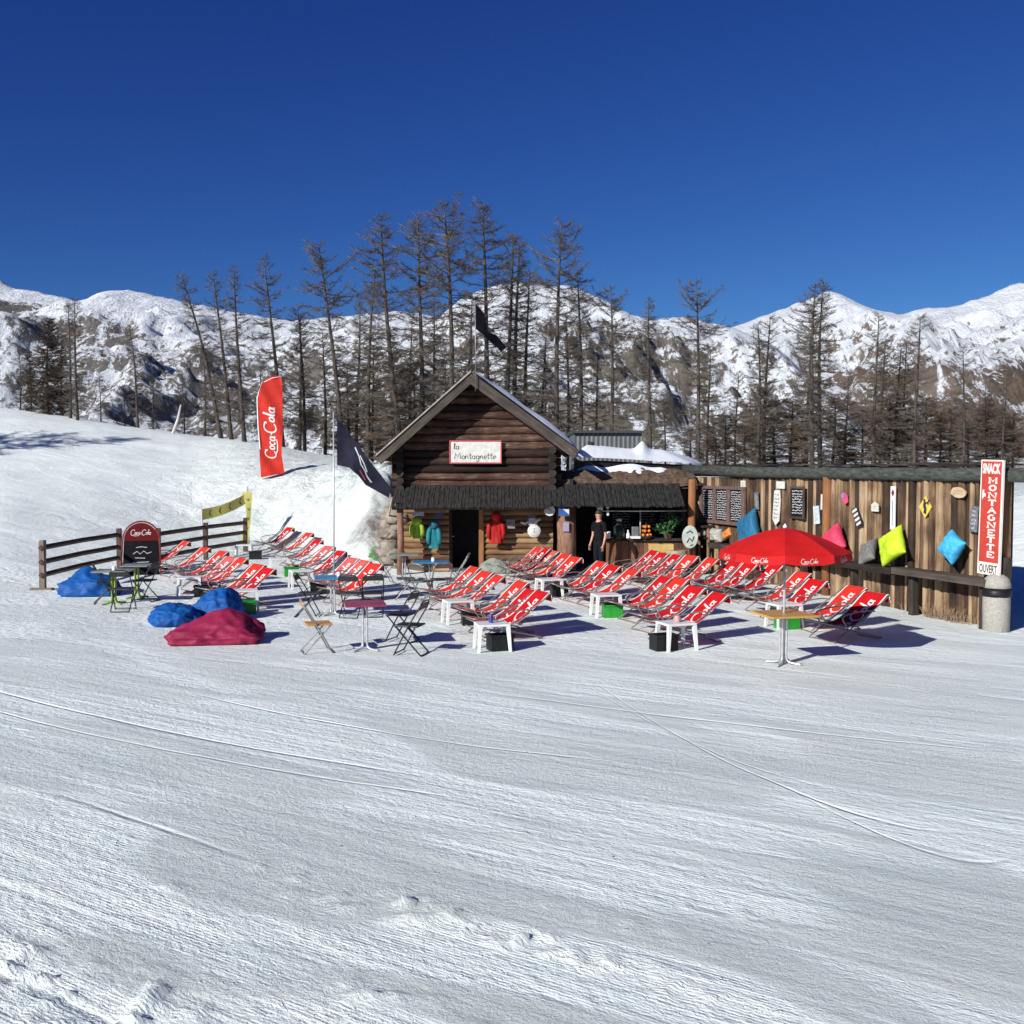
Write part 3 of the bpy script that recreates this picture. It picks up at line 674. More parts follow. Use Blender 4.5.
for i in range(40):
    uu = -.3+i*(WL+.2)/40; mb.box((uu+.15, -.12, 2.86+rnd.uniform(-.02, .02)), (.34, .5, .03), (rnd.uniform(-.03, .03), R(2), 0))
mb.build('roof_boards', dark_wood, wall)
for uu, top, r_ in ((.05, 2.62, .1), (wuz(826, 500)[0], 2.6, .1), (WL-.02, 2.6, .09)):
    mb = MB(); mb.tube([(uu, .09, -.1), (uu+.01, .1, 1.3), (uu, .09, top)], r_, 12); mb.build('post', post_wood, wall, smooth=True)
mb = MB(); mb.box((WL+.13, .17, .6), (.16, .14, 1.35), (0, 0, 0), jit=.01); mb.build('end_post', dark_wood_v, wall)
# raised bench shelf
us0 = wuz(722, 548)[0]
mb = MB()
segs = 4; ue = WL+.05
for i in range(segs):
    a = us0+(ue-us0)*i/segs; b = us0+(ue-us0)*(i+1)/segs-.012; zz = .80+.028*(i % 2)
    mb.box(((a+b)/2, .40, zz), (b-a, .28, .125), (0, 0, 0), jit=.008); mb.box(((a+b)/2, .155, zz+.006), (b-a, .19, .07), (0, 0, 0), jit=.006)
mb.build('bench_shelf', dark_wood, wall)
for i in range(6):
    uu = us0+.4+(ue-us0-.6)*i/5; mb = MB(); mb.box((uu, .34, .37), (.12, .12, .78), jit=.008); mb.build('shelf_leg', dark_wood_v, wall)
# helper: a thing hung flat on the wall, local x right, y up, z out
def wall_frame(px, py, off=.115, tilt=0):
    u_, z_ = wuz(px, py, off)
    return WM @ Matrix.Translation((u_, off, z_)) @ Matrix(((1, 0, 0, 0), (0, 0, 1, 0), (0, 1, 0, 0), (0, 0, 0, 1))) @ Matrix.Rotation(R(tilt), 4, 'Z')
def wall_size(px0, py0, px1, py1, off=.115):
    a = wuz(px0, py0, off); b = wuz(px1, py1, off); return abs(b[0]-a[0]), abs(a[1]-b[1])
def hung(name, F, label, cat, group=None):
    o = empty(name); o.matrix_world = F; return tag(o, label, cat, group)
def scribble(mb, x0, y0, x1, y1, rows, z, mi=0, rnd=random, w=.012):
    dy = (y1-y0)/rows
    for r_ in range(rows):
        x = x0+rnd.uniform(0, .02); yy = y0+dy*(r_+.5)
        while x < x1-.03:
            l = rnd.uniform(.03, .11); l = min(l, x1-x)
            st = [(x+l*k/4, yy+rnd.uniform(-dy*.28, dy*.28)) for k in range(5)]
            stroke_mesh(mb, [st], w, lambda a, b: (a, b, z), mi, .8, 1); x += l+rnd.uniform(.01, .03)
# menu board with three panels
F = wall_frame(722.5, 505, .13); W_, H_ = wall_size(701, 486, 746, 526, .13)
t = hung('menu_board', F, 'three-panel chalkboard menu in a rough wood frame on the log wall', 'menu board')
mb = MB(); fw = W_/14
for i in range(4): mb.box((-W_/2+fw/2+i*(W_-fw)/3, 0, .025), (fw, H_-.14, .05), jit=.004)
mb.box((0, H_/2-.03, .03), (W_+.02, .08, .06)); mb.box((0, -H_/2+.03, .03), (W_+.02, .09, .06)); mb.build('frame', M('menu_frame_wood', (.17, .10, .085), (.07, .045, .04), .8, stretch=(4, 1, 1)), t)
for i in range(3):
    cx = -W_/2+fw+(W_-fw)/3*(i+.5)-fw/2; pw = (W_-fw)/3-fw
    mb = MB(); mb.box((cx, 0, .011), (pw, H_-.15, .02)); scribble(mb, cx-pw/2+.02, -H_/2+.1, cx+pw/2-.02, H_/2-.1, 13, .024, 1, rnd, .02); mb.build('chalk_panel', [slate_m, chalk], t, fix=False)
# single chalkboard
F = wall_frame(798, 502.5, .13); W_, H_ = wall_size(792, 486, 805, 519, .13)
t = hung('chalkboard', F, 'narrow single chalkboard with white writing right of the white poster', 'chalkboard')
mb = MB(); mb.box((0, 0, .011), (W_-.06, H_-.08, .02)); scribble(mb, -W_/2+.06, -H_/2+.1, W_/2-.06, H_/2-.08, 9, .024, 1, rnd, .022); mb.build('slate', [slate_m, chalk], t, fix=False)
mb = MB()
for s in (-1, 1): mb.box((s*(W_/2-.02), 0, .02), (.05, H_, .04)); mb.box((0, s*(H_/2-.025), .024), (W_-.08, .05, .045))
mb.build('frame', dark_wood_v, t)
def plaque(px, py, w, h, mat, label, name='notice', cat='sign', tilt=0, poly=None, marks=None, thick=.02, mats=()):
    F = wall_frame(px, py, .12, tilt); mb = MB()
    if poly is None: poly = [(-w/2, -h/2), (w/2, -h/2), (w/2, h/2), (-w/2, h/2)]
    n = len(poly); mb.add([(x, y, 0) for x, y in poly]+[(x, y, thick) for x, y in poly], [tuple(range(n-1, -1, -1)), tuple(range(n, 2*n))]+[(i, (i+1) % n, (i+1) % n+n, i+n) for i in range(n)])
    if marks: marks(mb)
    o = mb.build(name, [mat]+list(mats), fix=False); o.matrix_world = F; return tag(o, label, cat)
ink = M('dark_ink', (.03, .03, .035)); greyp = M('grey_print', (.2, .21, .23), (.08, .08, .09), scale=12)
paper = M('white_paper', (.60, .57, .50), (.48, .45, .38), .8)
pink_pr = M('pink_print', (.6, .08, .16)); lt_blue = M('pale_blue_print', (.55, .66, .72), (.42, .5, .56), scale=15)
z1 = .0225
def fm(z=z1): return lambda a, b: (a, b, z)
plaque(743.5, 484.5, .22, .2, paper, 'small white square notice at the top right corner of the menu board', marks=lambda m: scribble(m, -.07, -.06, .07, .07, 2, z1, 1, rnd, .01), mats=[greyp])
plaque(694, 509, .26, .22, paper, 'small cream notice nailed on the orange post left of the menu', marks=lambda m: scribble(m, -.08, -.05, .08, .05, 2, z1, 1, rnd, .008), mats=[greyp])
plaque(757, 501, .17, .42, greyp, 'small dark grey framed card, tilted, between menu and white poster', 'wall_card', 'card', 6, marks=lambda m: scribble(m, -.05, -.16, .05, .16, 6, z1, 1, rnd, .01), mats=[chalk])
plaque(777, 507, .28, .84, white_paint, 'tall white ragged poster with dark markings on the log wall', 'poster', 'poster', -4,
       poly=[(-.14, -.3), (0, -.44), (.13, -.33), (.16, .15), (.10, .42), (-.12, .38)], marks=lambda m: scribble(m, -.1, -.3, .1, .34, 7, z1, 1, random.Random(3), .022), mats=[greyp])
plaque(781, 485, .34, .17, white_paint, 'white plaque right above the tall ragged poster', 'plaque', 'plaque', 0)
plaque(823, 502, .12, .34, white_paint, 'narrow upright white sticker on the orange wall post', 'sticker', 'sticker', -2)
plaque(817, 515, .2, .4, lt_blue, 'pale blue card pinned left of the orange wall post', 'wall_card', 'card', 8, marks=lambda m: scribble(m, -.06, -.14, .06, .14, 6, z1, 1, rnd, .01), mats=[greyp])
plaque(845, 498, .22, .28, pink_pr, 'small pink and blue sticker above the striped plate', 'sticker', 'sticker', 20, poly=[(-.1, -.02), (-.02, -.14), (.09, -.12), (.11, .03), (.02, .12), (-.09, .12)],
       marks=lambda m: m.add([(-.09, .03, z1), (0, -.0, z1), (.02, .10, z1), (-.08, .11, z1)], [(0, 1, 2, 3)], 1), mats=[M('blue_print', (.2, .25, .6))])
def stripes(m):
    for i in range(4): m.box((0, -.15+i*.1, .024), (.15, .055, .006), mi=1)
plaque(857.5, 517, .18, .42, ink, 'tilted black plate with four white bars on the log wall', 'striped_plate', 'plate', 28, marks=stripes, mats=[white_paint])
plaque(875.5, 507, .2, .17, paper, 'small white house-shaped notice on an orange board', poly=[(-.11, -.09), (.11, -.09), (.11, .05), (0, .11), (-.11, .05)], marks=lambda m: scribble(m, -.06, -.06, .06, .03, 2, z1, 1, rnd, .007), mats=[greyp])
def thermo(m):
    m.add([(0, .22, z1), (.05, .3, z1), (0, .38, z1), (-.05, .3, z1)], [(0, 1, 2, 3)], 1); m.box((0, -.1, .026), (.012, .5, .01), mi=2)
    for i in range(14): m.box((.035, -.34+i*.036, .024), (.02, .006, .004), mi=2)
plaque(893.5, 508, .14, .86, white_pl, 'tall white wall thermometer with a dark red diamond', 'thermometer', 'thermometer', 0, marks=thermo, mats=[M('dark_red_print', (.2, .01, .02)), greyp])
yel = M('yellow_sign_paint', (.72, .52, .10), (.62, .43, .08), .5)
def skier(m):
    for st, w in (([(0, .1), (-.02, .03), (.01, -.05), (-.01, -.12)], .075), ([(.0, .07), (.07, .09), (.09, .13)], .03), ([(-.03, -.08), (.03, -.13)], .03)): stroke_mesh(m, [st], w, fm(), 1, .95)
    m.add([(-.02+.03*math.cos(a*PI/5), .125+.03*math.sin(a*PI/5), z1+.001) for a in range(10)], [tuple(range(10))], 1)
    m.add([(.08+.025*math.cos(a*PI/4), .07+.03*math.sin(a*PI/4), z1+.001) for a in range(8)], [tuple(range(8))], 1)
plaque(926, 507, .3, .4, yel, 'yellow diamond warning sign with a black figure', 'warning_sign', 'sign', 0, poly=[(0, -.21), (.17, 0), (0, .21), (-.17, 0)], marks=skier, mats=[ink])
plaque(959, 492.5, .36, .2, M('pale_slice_wood', (.55, .42, .26), (.42, .3, .18), scale=6), 'pale oval wood slice with faint carved writing near the big red sign', 'wood_sign', 'sign', -5,
       poly=[(.19*math.cos(a*PI/8)*(1+.08*math.sin(a*2.3)), .1*math.sin(a*PI/8)) for a in range(16)], marks=lambda m: scribble(m, -.13, -.06, .13, .06, 2, z1, 1, rnd, .008), mats=[greyp])
plaque(974.5, 519, .18, .46, greyp, 'dark grey picture card half hidden by the big red sign', 'wall_card', 'card', -4, marks=lambda m: scribble(m, -.06, -.2, .06, .18, 5, z1, 1, rnd, .016), mats=[chalk])

# big red sign
Fs = wall_frame(991, 517.5, .34, -1.5)
SW, SH = .50, 1.98
t = hung('vertical_sign', Fs, 'tall red vertical sign with white letters at the right end of the log wall', 'sign')
mb = MB(); mb.box((0, 0, 0), (SW, SH, .04)); mb.box((0, SH*.02, .0215), (SW-.05, SH-.30, .004), mi=1)
fz = lambda a, b: (a, b, .0265)
fk = lambda a, b: (a, b, .0225)
# red field spans y from -SH/2+.19 to SH/2-.03
mb.f = mb.f[:6]; mb.m = mb.m[:6]; mb.v = mb.v[:8]
mb.box((0, .095, .0215), (SW-.055, SH-.24, .004), mi=1)
font_fit(mb, 'SNACK', -.2, .75, .2, .93, fz, 0, .045)
word = 'MONTAGNETTE'; hh = 1.40/len(word)
for i, ch in enumerate(word):
    strokes, ser = SLAB[ch]; y0 = .70-hh*(i+1)+.018; lh = hh-.036; x0 = -.035; lw = .15
    f_ = lambda a, b, x0=x0, y0=y0, lh=lh, lw=lw: (x0+a*lw, y0+b*lh, .0265)
    stroke_mesh(mb, strokes, .34, f_, 0, .68, 1)
    for (sx_, sy_) in ser: mb.add([f_(sx_-.2, sy_-.08), f_(sx_+.2, sy_-.08), f_(sx_+.2, sy_+.08), f_(sx_-.2, sy_+.08)], [(0, 1, 2, 3)], 0)
mb.add([(-.19, .30, .0265), (-.19, .46, .0265), (-.155, .48, .0265), (-.15, .42, .0265), (-.11, .40, .0265), (-.12, .35, .0265), (-.15, .36, .0265)], [tuple(range(7))], 0)
font_fit(mb, 'OUVERT', -.2, -.96, .2, -.815, fk, 2, 0.02)
sign_red = M('faded_sign_red', (.50, .055, .035), (.43, .045, .03), .45, scale=3)
mb.build('panel', [M('sign_cream_white', (.80, .72, .66), (.72, .62, .56), .5), sign_red, ink], t, fix=False)
mb = MB(); mb.box((0, -.1, -.10), (.07, SH-.1, .14)); mb.build('bracket', dark_wood_v, t)

# rubbish bin
bp = G(996, 631)
t = empty('litter_bin', bp, 0, 'grey concrete litter bin with domed lid below the red sign', 'litter bin')
conc = M('pebbled_concrete', (.40, .38, .33), (.26, .245, .21), .9, scale=40, bump=.5, bdist=.01)
mb = MB(); mb.lathe([(.20, 0), (.215, .02), (.222, .40), (.222, .66), (.2, .665)], 32); mb.build('drum', conc, t, smooth='auto')
mb = MB(); mb.lathe([(.19, .62), (.19, .77)], 24, wob=lambda a, z: 1+.04*math.sin(a*9)); mb.lathe([(.226, .60), (.236, .64), (.23, .70), (.20, .74)], 40, wob=lambda a, z: 1+.02*math.sin(a*7+z*60)); mb.build('bin_liner', black_pl, t, smooth=True)
mb = MB(); mb.lathe([(.21, .745), (.226, .755), (.222, .82), (.19, .91), (.13, .965), (.06, .99), (0, .995)], 32); mb.build('dome_lid', conc, t, smooth=True)
# dry grass and rocks at the wall foot
gb = G(966, 619); rg = random.Random(5); mb = MB()
for i in range(170):
    b0 = WM.inverted() @ gb; bx = b0.x+rg.gauss(0, .4); p0 = WM @ Vector((bx, .22+rg.uniform(-.08, .1), 0))
    d = Vector((rg.uniform(-.5, .5), rg.uniform(-.5, .3), 1)).normalized()*rg.uniform(.1, .34)
    mb.tube([p0, p0+d*.6, p0+d+Vector((rg.uniform(-.08, .08), 0, -.03))], [.005, .004, .002], 3, caps=False)
tag(mb.build('dry_grass', M('straw', (.32, .23, .15), (.2, .13, .08), .9)), kind='stuff')
def rock_mesh(mb, c, s, seed, mi=0, sub=2):
    bm = bmesh.new(); bmesh.ops.create_icosphere(bm, subdivisions=sub, radius=1)
    vs = []
    for v in bm.verts:
        n_ = noise.noise(v.co*1.3+Vector((seed*3.1, seed, 0)))*.35+1
        q = v.co*n_; q = Vector([max(-.8, min(.8, a)) for a in q]); vs.append(Vector((q.x*s[0], q.y*s[1], q.z*s[2]))+Vector(c))
    bm.verts.index_update()
    mb.add(vs, [[v.index for v in f.verts] for f in bm.faces], mi); bm.free()
for (px, py, s, lb) in ((951, 614, .17, 'pointed grey stone at the foot of the log wall beside dry grass'), (925, 611, .12, 'low flat stone half in snow at the foot of the log wall')):
    c = G(px, py); mb = MB(); rock_mesh(mb, (0, 0, .06), (s*1.3, s*.8, s), px); o = mb.build('rock', stone_m, smooth='auto'); o.location = c; tag(o, lb, 'rock')

# ------------------------------------------------------------------ cushions
def pillow_mesh(w, h, t, seed, nu=26, wr=.03, corner=1.0, flat=False):
    mb = MB(); rn = seed*7.3
    for sg in (1, -1):
        def f(a, b):
            x = (a*2-1); y = (b*2-1)
            pin = 1-.13*corner*(1-abs(x)**2)*abs(y)**3; pin2 = 1-.13*corner*(1-abs(y)**2)*abs(x)**3
            e = max(0, (1-abs(x)**3)*(1-abs(y)**3))**.5
            z = sg*t/2*e*(1+.35*noise.noise(Vector((x*1.3+rn, y*1.3, sg))))
            z += wr*noise.noise(Vector((x*4+rn, y*4, 2*sg)))*e + wr*.6*abs(noise.noise(Vector((x*9*(1+y), y*7+rn, sg))))*e
            return (x*w/2*pin2, y*h/2*pin, z)
        mb.grid(f, nu, nu)
    bm = bmesh.new(); vv = [bm.verts.new(p) for p in mb.v]
    for f in mb.f: bm.faces.new([vv[i] for i in f])
    bmesh.ops.remove_doubles(bm, verts=bm.verts, dist=.0005)
    bm.verts.index_update(); m2 = MB(); m2.add([v.co.copy() for v in bm.verts], [[v.index for v in f.verts] for f in bm.faces]); bm.free()
    return m2
def fabric(name, c): return M(name, c, tuple(x*.75 for x in c), .6, scale=5, bump=.5, bdist=.03, bscale=7, spec=.25)
fb_lime = fabric('lime_fabric', (.50, .68, .03)); fb_cyan = fabric('cyan_fabric', (.06, .40, .68)); fb_teal = fabric('petrol_blue_fabric', (.02, .13, .24))
fb_pink = fabric('raspberry_fabric', (.62, .05, .11)); fb_grey = fabric('grey_fabric', (.17, .165, .155)); fb_blue = fabric('royal_blue_fabric', (.006, .085, .32)); fb_maroon = fabric('maroon_fabric', (.28, .016, .06)); fb_green = fabric('leaf_green_fabric', (.10, .26, .07))
def cushion(px, py, size, th, mat, label, roll=45, lean=18, off=.30, yaw=0, seed=1, w=None):
    m = pillow_mesh(size, w or size, th, seed); o = m.build('cushion', mat, smooth=True, fix=True)
    F = wall_frame(px, py, off)
    o.matrix_world = F @ Matrix.Rotation(R(yaw), 4, 'Y') @ Matrix.Rotation(R(-lean), 4, 'X') @ Matrix.Rotation(R(roll), 4, 'Z')
    return tag(o, label, 'cushion', 'cushions leaning on the wall shelf')
cushion(748, 529, .82, .3, fb_teal, 'petrol blue square cushion standing on a corner left of the red parasol', 28, 10, .30, seed=1)
cushion(833, 543, .68, .3, fb_pink, 'raspberry pink cushion standing on a corner right of the red parasol', 40, 14, .34, seed=2)
cushion(868, 552, .40, .2, fb_grey, 'grey cushion slumped behind the lime green one', 35, 40, .30, seed=3, w=.62)
cushion(892, 546, .66, .26, fb_lime, 'lime green square cushion tilted on the wall shelf', 33, 18, .36, seed=4)
cushion(952, 547, .50, .26, fb_cyan, 'bright sky blue cushion on the wall shelf near the red sign', 62, 14, .34, seed=5)

# ------------------------------------------------------------------ cabin
YF = 27.4
cab = empty('log_cabin', (AY(470, 372, YF).x, YF, 0), 0, 'dark log cabin with steep gable roof and shingle awning over its door', 'cabin')
ox, oy = cab.location.x, cab.location.y
def L3(p): return (p[0]-ox, p[1]-oy, p[2])
AX = AY(470, 372, 26.75); TLp = AY(376, 456, 26.75); TRp = AY(578, 450, 26.75)
sl = (AX.z-TLp.z)/(AX.x-TLp.x); sr = (AX.z-TRp.z)/(TRp.x-AX.x)
XL = AY(397, 480, YF).x; XR = AY(556, 480, YF).x
mb = MB(); z = 1.95; r_ = .115; rl = random.Random(8)
while z < AX.z-.35:
    xl = max(XL-(.14 if z < 3.4 else 0)*1.0, AX.x-(AX.z-.19-z)/sl); xr = min(XR+(.14 if z < 3.4 else 0), AX.x+(AX.z-.19-z)/sr)
    if xr-xl > .15:
        n_ = 7; pts = [(xl+(xr-xl)*i/n_-ox, 0.11+rl.uniform(-.014, .014), z+rl.uniform(-.014, .014)) for i in range(n_+1)]
        mb.tube(pts, [r_*rl.uniform(.84, 1.08) for _ in pts], 10)
    z += .205
mb.build('gable_logs', log_red, cab, smooth='auto')
# side walls, back wall, ceiling
DP = 5.6
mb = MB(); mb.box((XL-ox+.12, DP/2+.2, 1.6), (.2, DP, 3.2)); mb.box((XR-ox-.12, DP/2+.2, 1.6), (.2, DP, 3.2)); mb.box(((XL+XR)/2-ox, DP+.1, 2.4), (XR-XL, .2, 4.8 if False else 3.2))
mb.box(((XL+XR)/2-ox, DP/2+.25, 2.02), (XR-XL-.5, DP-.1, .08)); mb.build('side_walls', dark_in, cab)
# crossing log ends at both corners
for xx in (XL-ox+.1, XR-ox-.1):
    mb = MB(); z = 2.05
    while z < 3.3: mb.tube([(xx, -.22+rl.uniform(-.05, .05), z), (xx, .5, z)], .105, 9); z += .205
    mb.build('corner_logs', dark_wood, cab, smooth='auto')
# roof planes
def roofplane(x0, z0, x1, z1, th, y0, y1, lift=0):
    d = Vector((x1-x0, 0, z1-z0)).normalized(); n_ = Vector((-d.z, 0, d.x))
    if n_.z < 0: n_ = -n_
    a = Vector((x0, 0, z0))+n_*lift; b = Vector((x1, 0, z1))+n_*lift; c = b+n_*th; e = a+n_*th
    return [(a.x, a.z), (b.x, b.z), (c.x, c.z), (e.x, e.z)]
ax, az = AX.x-ox, AX.z
lx, lz = TLp.x-ox, TLp.z; rx, rz_ = TRp.x-ox, TRp.z
yf, yb = 26.75-oy, DP+.5
mb = MB(); mb.prism(roofplane(ax, az-.12, lx, lz-.12, .08, yf, yb), yf+.06, yb); mb.prism(roofplane(ax, az-.12, rx, rz_-.12, .08, yf, yb), yf+.06, yb); mb.build('roof', dark_wood, cab)
mb = MB()
for (x1, z1) in ((lx, lz), (rx, rz_)):
    sg = -1 if x1 < ax else 1
    ln_ = math.hypot(x1-ax, z1-az); an_ = math.atan2(az-z1, (x1-ax)*sg)
    q = MB(); q.box((ln_/2+.02, 0, -.13), (ln_+.06, .10, .25), bev=.008); o = q.build('barge_board', grey_wood, cab)
    if sg > 0: o.location = (ax, yf, az+.01); o.rotation_euler = (0, an_, 0)
    else: o.location = (ax, yf+.004, az+.01); o.rotation_euler = (0, an_, PI) ; o.rotation_euler = (Matrix.Scale(1, 4) @ Matrix.Rotation(PI, 4, 'Z') @ Matrix.Rotation(an_, 4, 'Y')).to_euler()
mb = MB(); mb.prism([(ax+.02, az+.03), (lx, lz+.03), (lx, lz-.01), (ax+.02, az-.015)], yf-.09, yf+.3); mb.build('edge_strip', M('pale_edge_batten', (.42, .38, .32), (.25, .22, .18)), cab)
for i in range(3):
    pass
# snow on the right roof slope
roofsnow = M('roof_snow', (.84, .86, .88), (.78, .8, .84), .6, scale=2, bump=.4, bdist=.05)
def snow_slab(x0, z0, x1, z1, y0, y1, th, seed, parent, nx_=24, ny_=20):
    m_ = MB()
    def top(a, b):
        x = x0+(x1-x0)*a; z_ = z0+(z1-z0)*a; y = y0+(y1-y0)*b
        e = min(1, min(a, 1-a)*nx_/2.2, min(b, 1-b)*ny_/1.8)
        return (x, y, z_+th*e**.5*(.8+.5*noise.noise(Vector((x*1.2+seed, y*.9, 0))))+.002)
    m_.grid(top, nx_, ny_); m_.grid(lambda a, b: (x0+(x1-x0)*a, y0+(y1-y0)*b, z0+(z1-z0)*a-.004), nx_, ny_)
    return m_.build('snow_layer', roofsnow, parent, smooth=True)
snow_slab(ax+.12, az+.0, rx+.02, rz_+.02, yf+.08, yb, .20, 1, cab)
snow_slab(lx+.15, lz+.05, lx+.9, lz+.05+.75*sl, yf+.8, yb, .12, 2, cab, 10, 16)
# lower front: left log section, door, right log section
def logs(x0, x1, z0, z1, r_, mat, name, y=.11, step=None):
    m_ = MB(); z_ = z0+r_
    while z_ < z1:
        k = 6; m_.tube([(x0+(x1-x0)*i/k, y+rl.uniform(-.01, .01), z_+rl.uniform(-.008, .008)) for i in range(k+1)], [r_*rl.uniform(.93, 1.05) for _ in range(k+1)], 10); z_ += r_*1.85
    return m_.build(name, mat, cab, smooth='auto')
dx0 = AY(449, 540, YF).x-ox; dx1 = AY(479, 540, YF).x-ox; pxr = AY(553, 540, YF).x-ox
logs(XL-ox+.15, dx0, 0, 1.95, .085, log_tan, 'left_wall_logs')
logs(dx1+.12, pxr, 0, 1.95, .082, log_tan, 'right_wall_logs')
mb = MB(); mb.box((dx1+.06, .05, .92), (.13, .16, 1.85), jit=.008); mb.build('door_frame', post_wood, cab)
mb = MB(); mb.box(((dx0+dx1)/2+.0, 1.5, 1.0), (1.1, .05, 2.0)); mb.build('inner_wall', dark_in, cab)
dm = MB(); dm.box((dx0+.03, .55, .92), (.05, .75, 1.84)); dr = dm.build('door', dark_wood_v, cab)
hm = MB(); hm.tube([(dx0+.06, .28, .95), (dx0+.12, .28, .95), (dx0+.12, .38, .95)], .012, 6); hm.build('handle', steel, dr)
mb = MB(); mb.box(((XL+XR)/2-ox, .08, 1.93), (XR-XL, .12, .16)); mb.build('lintel', dark_wood, cab)
# awning of narrow shingle boards
def awning(px0, px1, ztop, zbot, ytop, ybot, name, par, ofx, ofy, seed):
    m_ = MB(); rr = random.Random(seed); x = AY(px0, 498, 26.6).x; xe = AY(px1, 498, 26.6).x
    while x < xe:
        w = rr.uniform(.07, .14); dz = rr.uniform(-.035, .02); lf = rr.uniform(0, .018)
        a = Vector((x+w/2-ofx, (ytop+ybot)/2-ofy, (ztop+zbot)/2+lf)); ln = math.hypot(ztop-zbot, ytop-ybot)
        ang = math.atan2(ztop-zbot, ytop-ybot)
        m_.box(a+Vector((0, dz*.5, dz*.5)), (w*.88, ln-dz, .03), (ang, 0, rr.uniform(-.015, .015))); x += w
    return m_.build(name, M('grey_black_shingles', (.050, .047, .043), (.006, .006, .006), .95, spec=.15, scale=5, stretch=(9, 1, 1), bump=.6, bdist=.02), par)
awning(392, 546, 2.32, 1.76, 27.42, 26.45, 'awning', cab, ox, oy, 1)
mb = MB(); mb.tube([(AY(392, 498, 26.6).x-ox, 26.55-oy, 1.76), (AY(545, 498, 26.6).x-ox, 26.55-oy, 1.76)], .045, 8); mb.build('awning_rail', dark_wood, cab)
# posts below the awning
for px, r_, mt in ((400, .09, bark), (566, .26, bark)):
    p = AY(px, 540, 26.75 if px < 450 else 27.0); m_ = MB()
    m_.tube([(p.x-ox, p.y-oy, -.05), (p.x-ox+.02, p.y-oy, .9), (p.x-ox, p.y-oy, 1.85)], [r_*1.05, r_*.95, r_], 16); m_.build('post', mt, cab, smooth=True)
# weathered pole on gable peak with the black flag
fp = AY(479, 385, 26.6)
t = empty('roof_flag', (fp.x-.09, 26.62, fp.z), 0, 'ragged black flag on a thin pole above the cabin gable', 'flag')
mb = MB(); mb.tube([(0, 0, -.15), (0, 0, 2.15)], .012, 8); mb.build('pole', steel, t, smooth=True)
flagb = M('black_flag_cloth', (.006, .006, .010), (.003, .003, .005), .95, spec=.05)
def poly_cloth(outline_top, outline_bot, n, wave, seed):
    """cloth between two edges given as (x,z) polylines, rippled in y"""
    m_ = MB()
    def ip(pl, a):
        k = a*(len(pl)-1); i = min(len(pl)-2, int(k)); f = k-i; return (pl[i][0]*(1-f)+pl[i+1][0]*f, pl[i][1]*(1-f)+pl[i+1][1]*f)
    def f(a, b):
        p = ip(outline_top, a); q = ip(outline_bot, a); x = p[0]*(1-b)+q[0]*b; z = p[1]*(1-b)+q[1]*b
        return (x, wave*math.sin(a*7+b*2.5+seed)*min(1, a*3), z)
    m_.grid(f, n, max(6, n//2)); return m_, f
m_, _ = poly_cloth([(0, 2.1), (.22, 1.85), (.32, 1.35), (.55, 1.28), (.80, .98)], [(0, 1.45), (.18, 1.30), (.40, 1.10), (.58, .95), (.66, .84)], 26, .06, 1)
m_.build('cloth', flagb, t, smooth=True, fix=False, solid=.004)
# name board on the gable
nb_ = AY(475.5, 452, YF-.08); t = empty('name_board', nb_, 0, 'white handwritten name board with a red border on the cabin gable', 'sign')
bw, bh = 52*27.3/1024, 23*27.3/1024
mb = MB(); mb.box((0, 0, 0), (bw-.05, .03, bh-.05)); st, w1 = cursive('la'); st2, w2 = cursive('Montagnette')
fmw = lambda x, z_, sc: (lambda a, b: (x+a*sc, -.0175, z_+b*sc))
stroke_mesh(mb, st, .22, fmw(-bw*.42, bh*.12, .088), 1, .8); stroke_mesh(mb, st2, .2, fmw(-bw*.40, -bh*.30, (bw*.80)/w2), 1, .8)
mb.build('panel', [white_paint, M('dark_green_ink', (.03, .05, .04))], t, fix=False)
mb = MB(); rp = M('faded_red_border', (.42, .06, .06), (.33, .05, .06))
for s in (-1, 1): mb.box((0, -.005, s*(bh/2-.012)), (bw, .045, .035)); mb.box((s*(bw/2-.012), -.005, 0), (.035, .045, bh-.06))
mb.build('border', rp, t)
# stone wall corner left of the cabin
mb = MB(); rs_ = random.Random(3); 
for k in range(46):
    zz = rs_.uniform(0, 1.7); xx = AY(379+rs_.uniform(0, 17)*(1-.0*zz)+zz*3, 540, 27.3).x; s = rs_.uniform(.13, .24)
    rock_mesh(mb, (xx, 27.35+rs_.uniform(-.08, .25)+(.12*zz), zz), (s*1.3, s, s*.85), k)
for k in range(24):
    rock_mesh(mb, (XL-.12+rs_.uniform(-.1, .1), 27.6+rs_.uniform(0, 2.0), rs_.uniform(0, 2.0)), (.22, .26, .18), k+90)
tag(mb.build('stone_wall', stone_m, smooth='auto'), 'rough pale rubble stone wall at the left corner of the cabin', 'stone wall')
mb = MB(); a = G(379, 562)+Vector((0, .0, 0)); b = AY(392, 498, 26.35); mb.tube([a, a.lerp(b, .5)+Vector((.03, 0, 0)), b], [.035, .03, .022], 7)
tag(mb.build('wooden_stake', M('pale_stick', (.46, .38, .28), (.3, .24, .17)), smooth=True), 'long pale stick leaning against the cabin awning by the stones', 'stick')

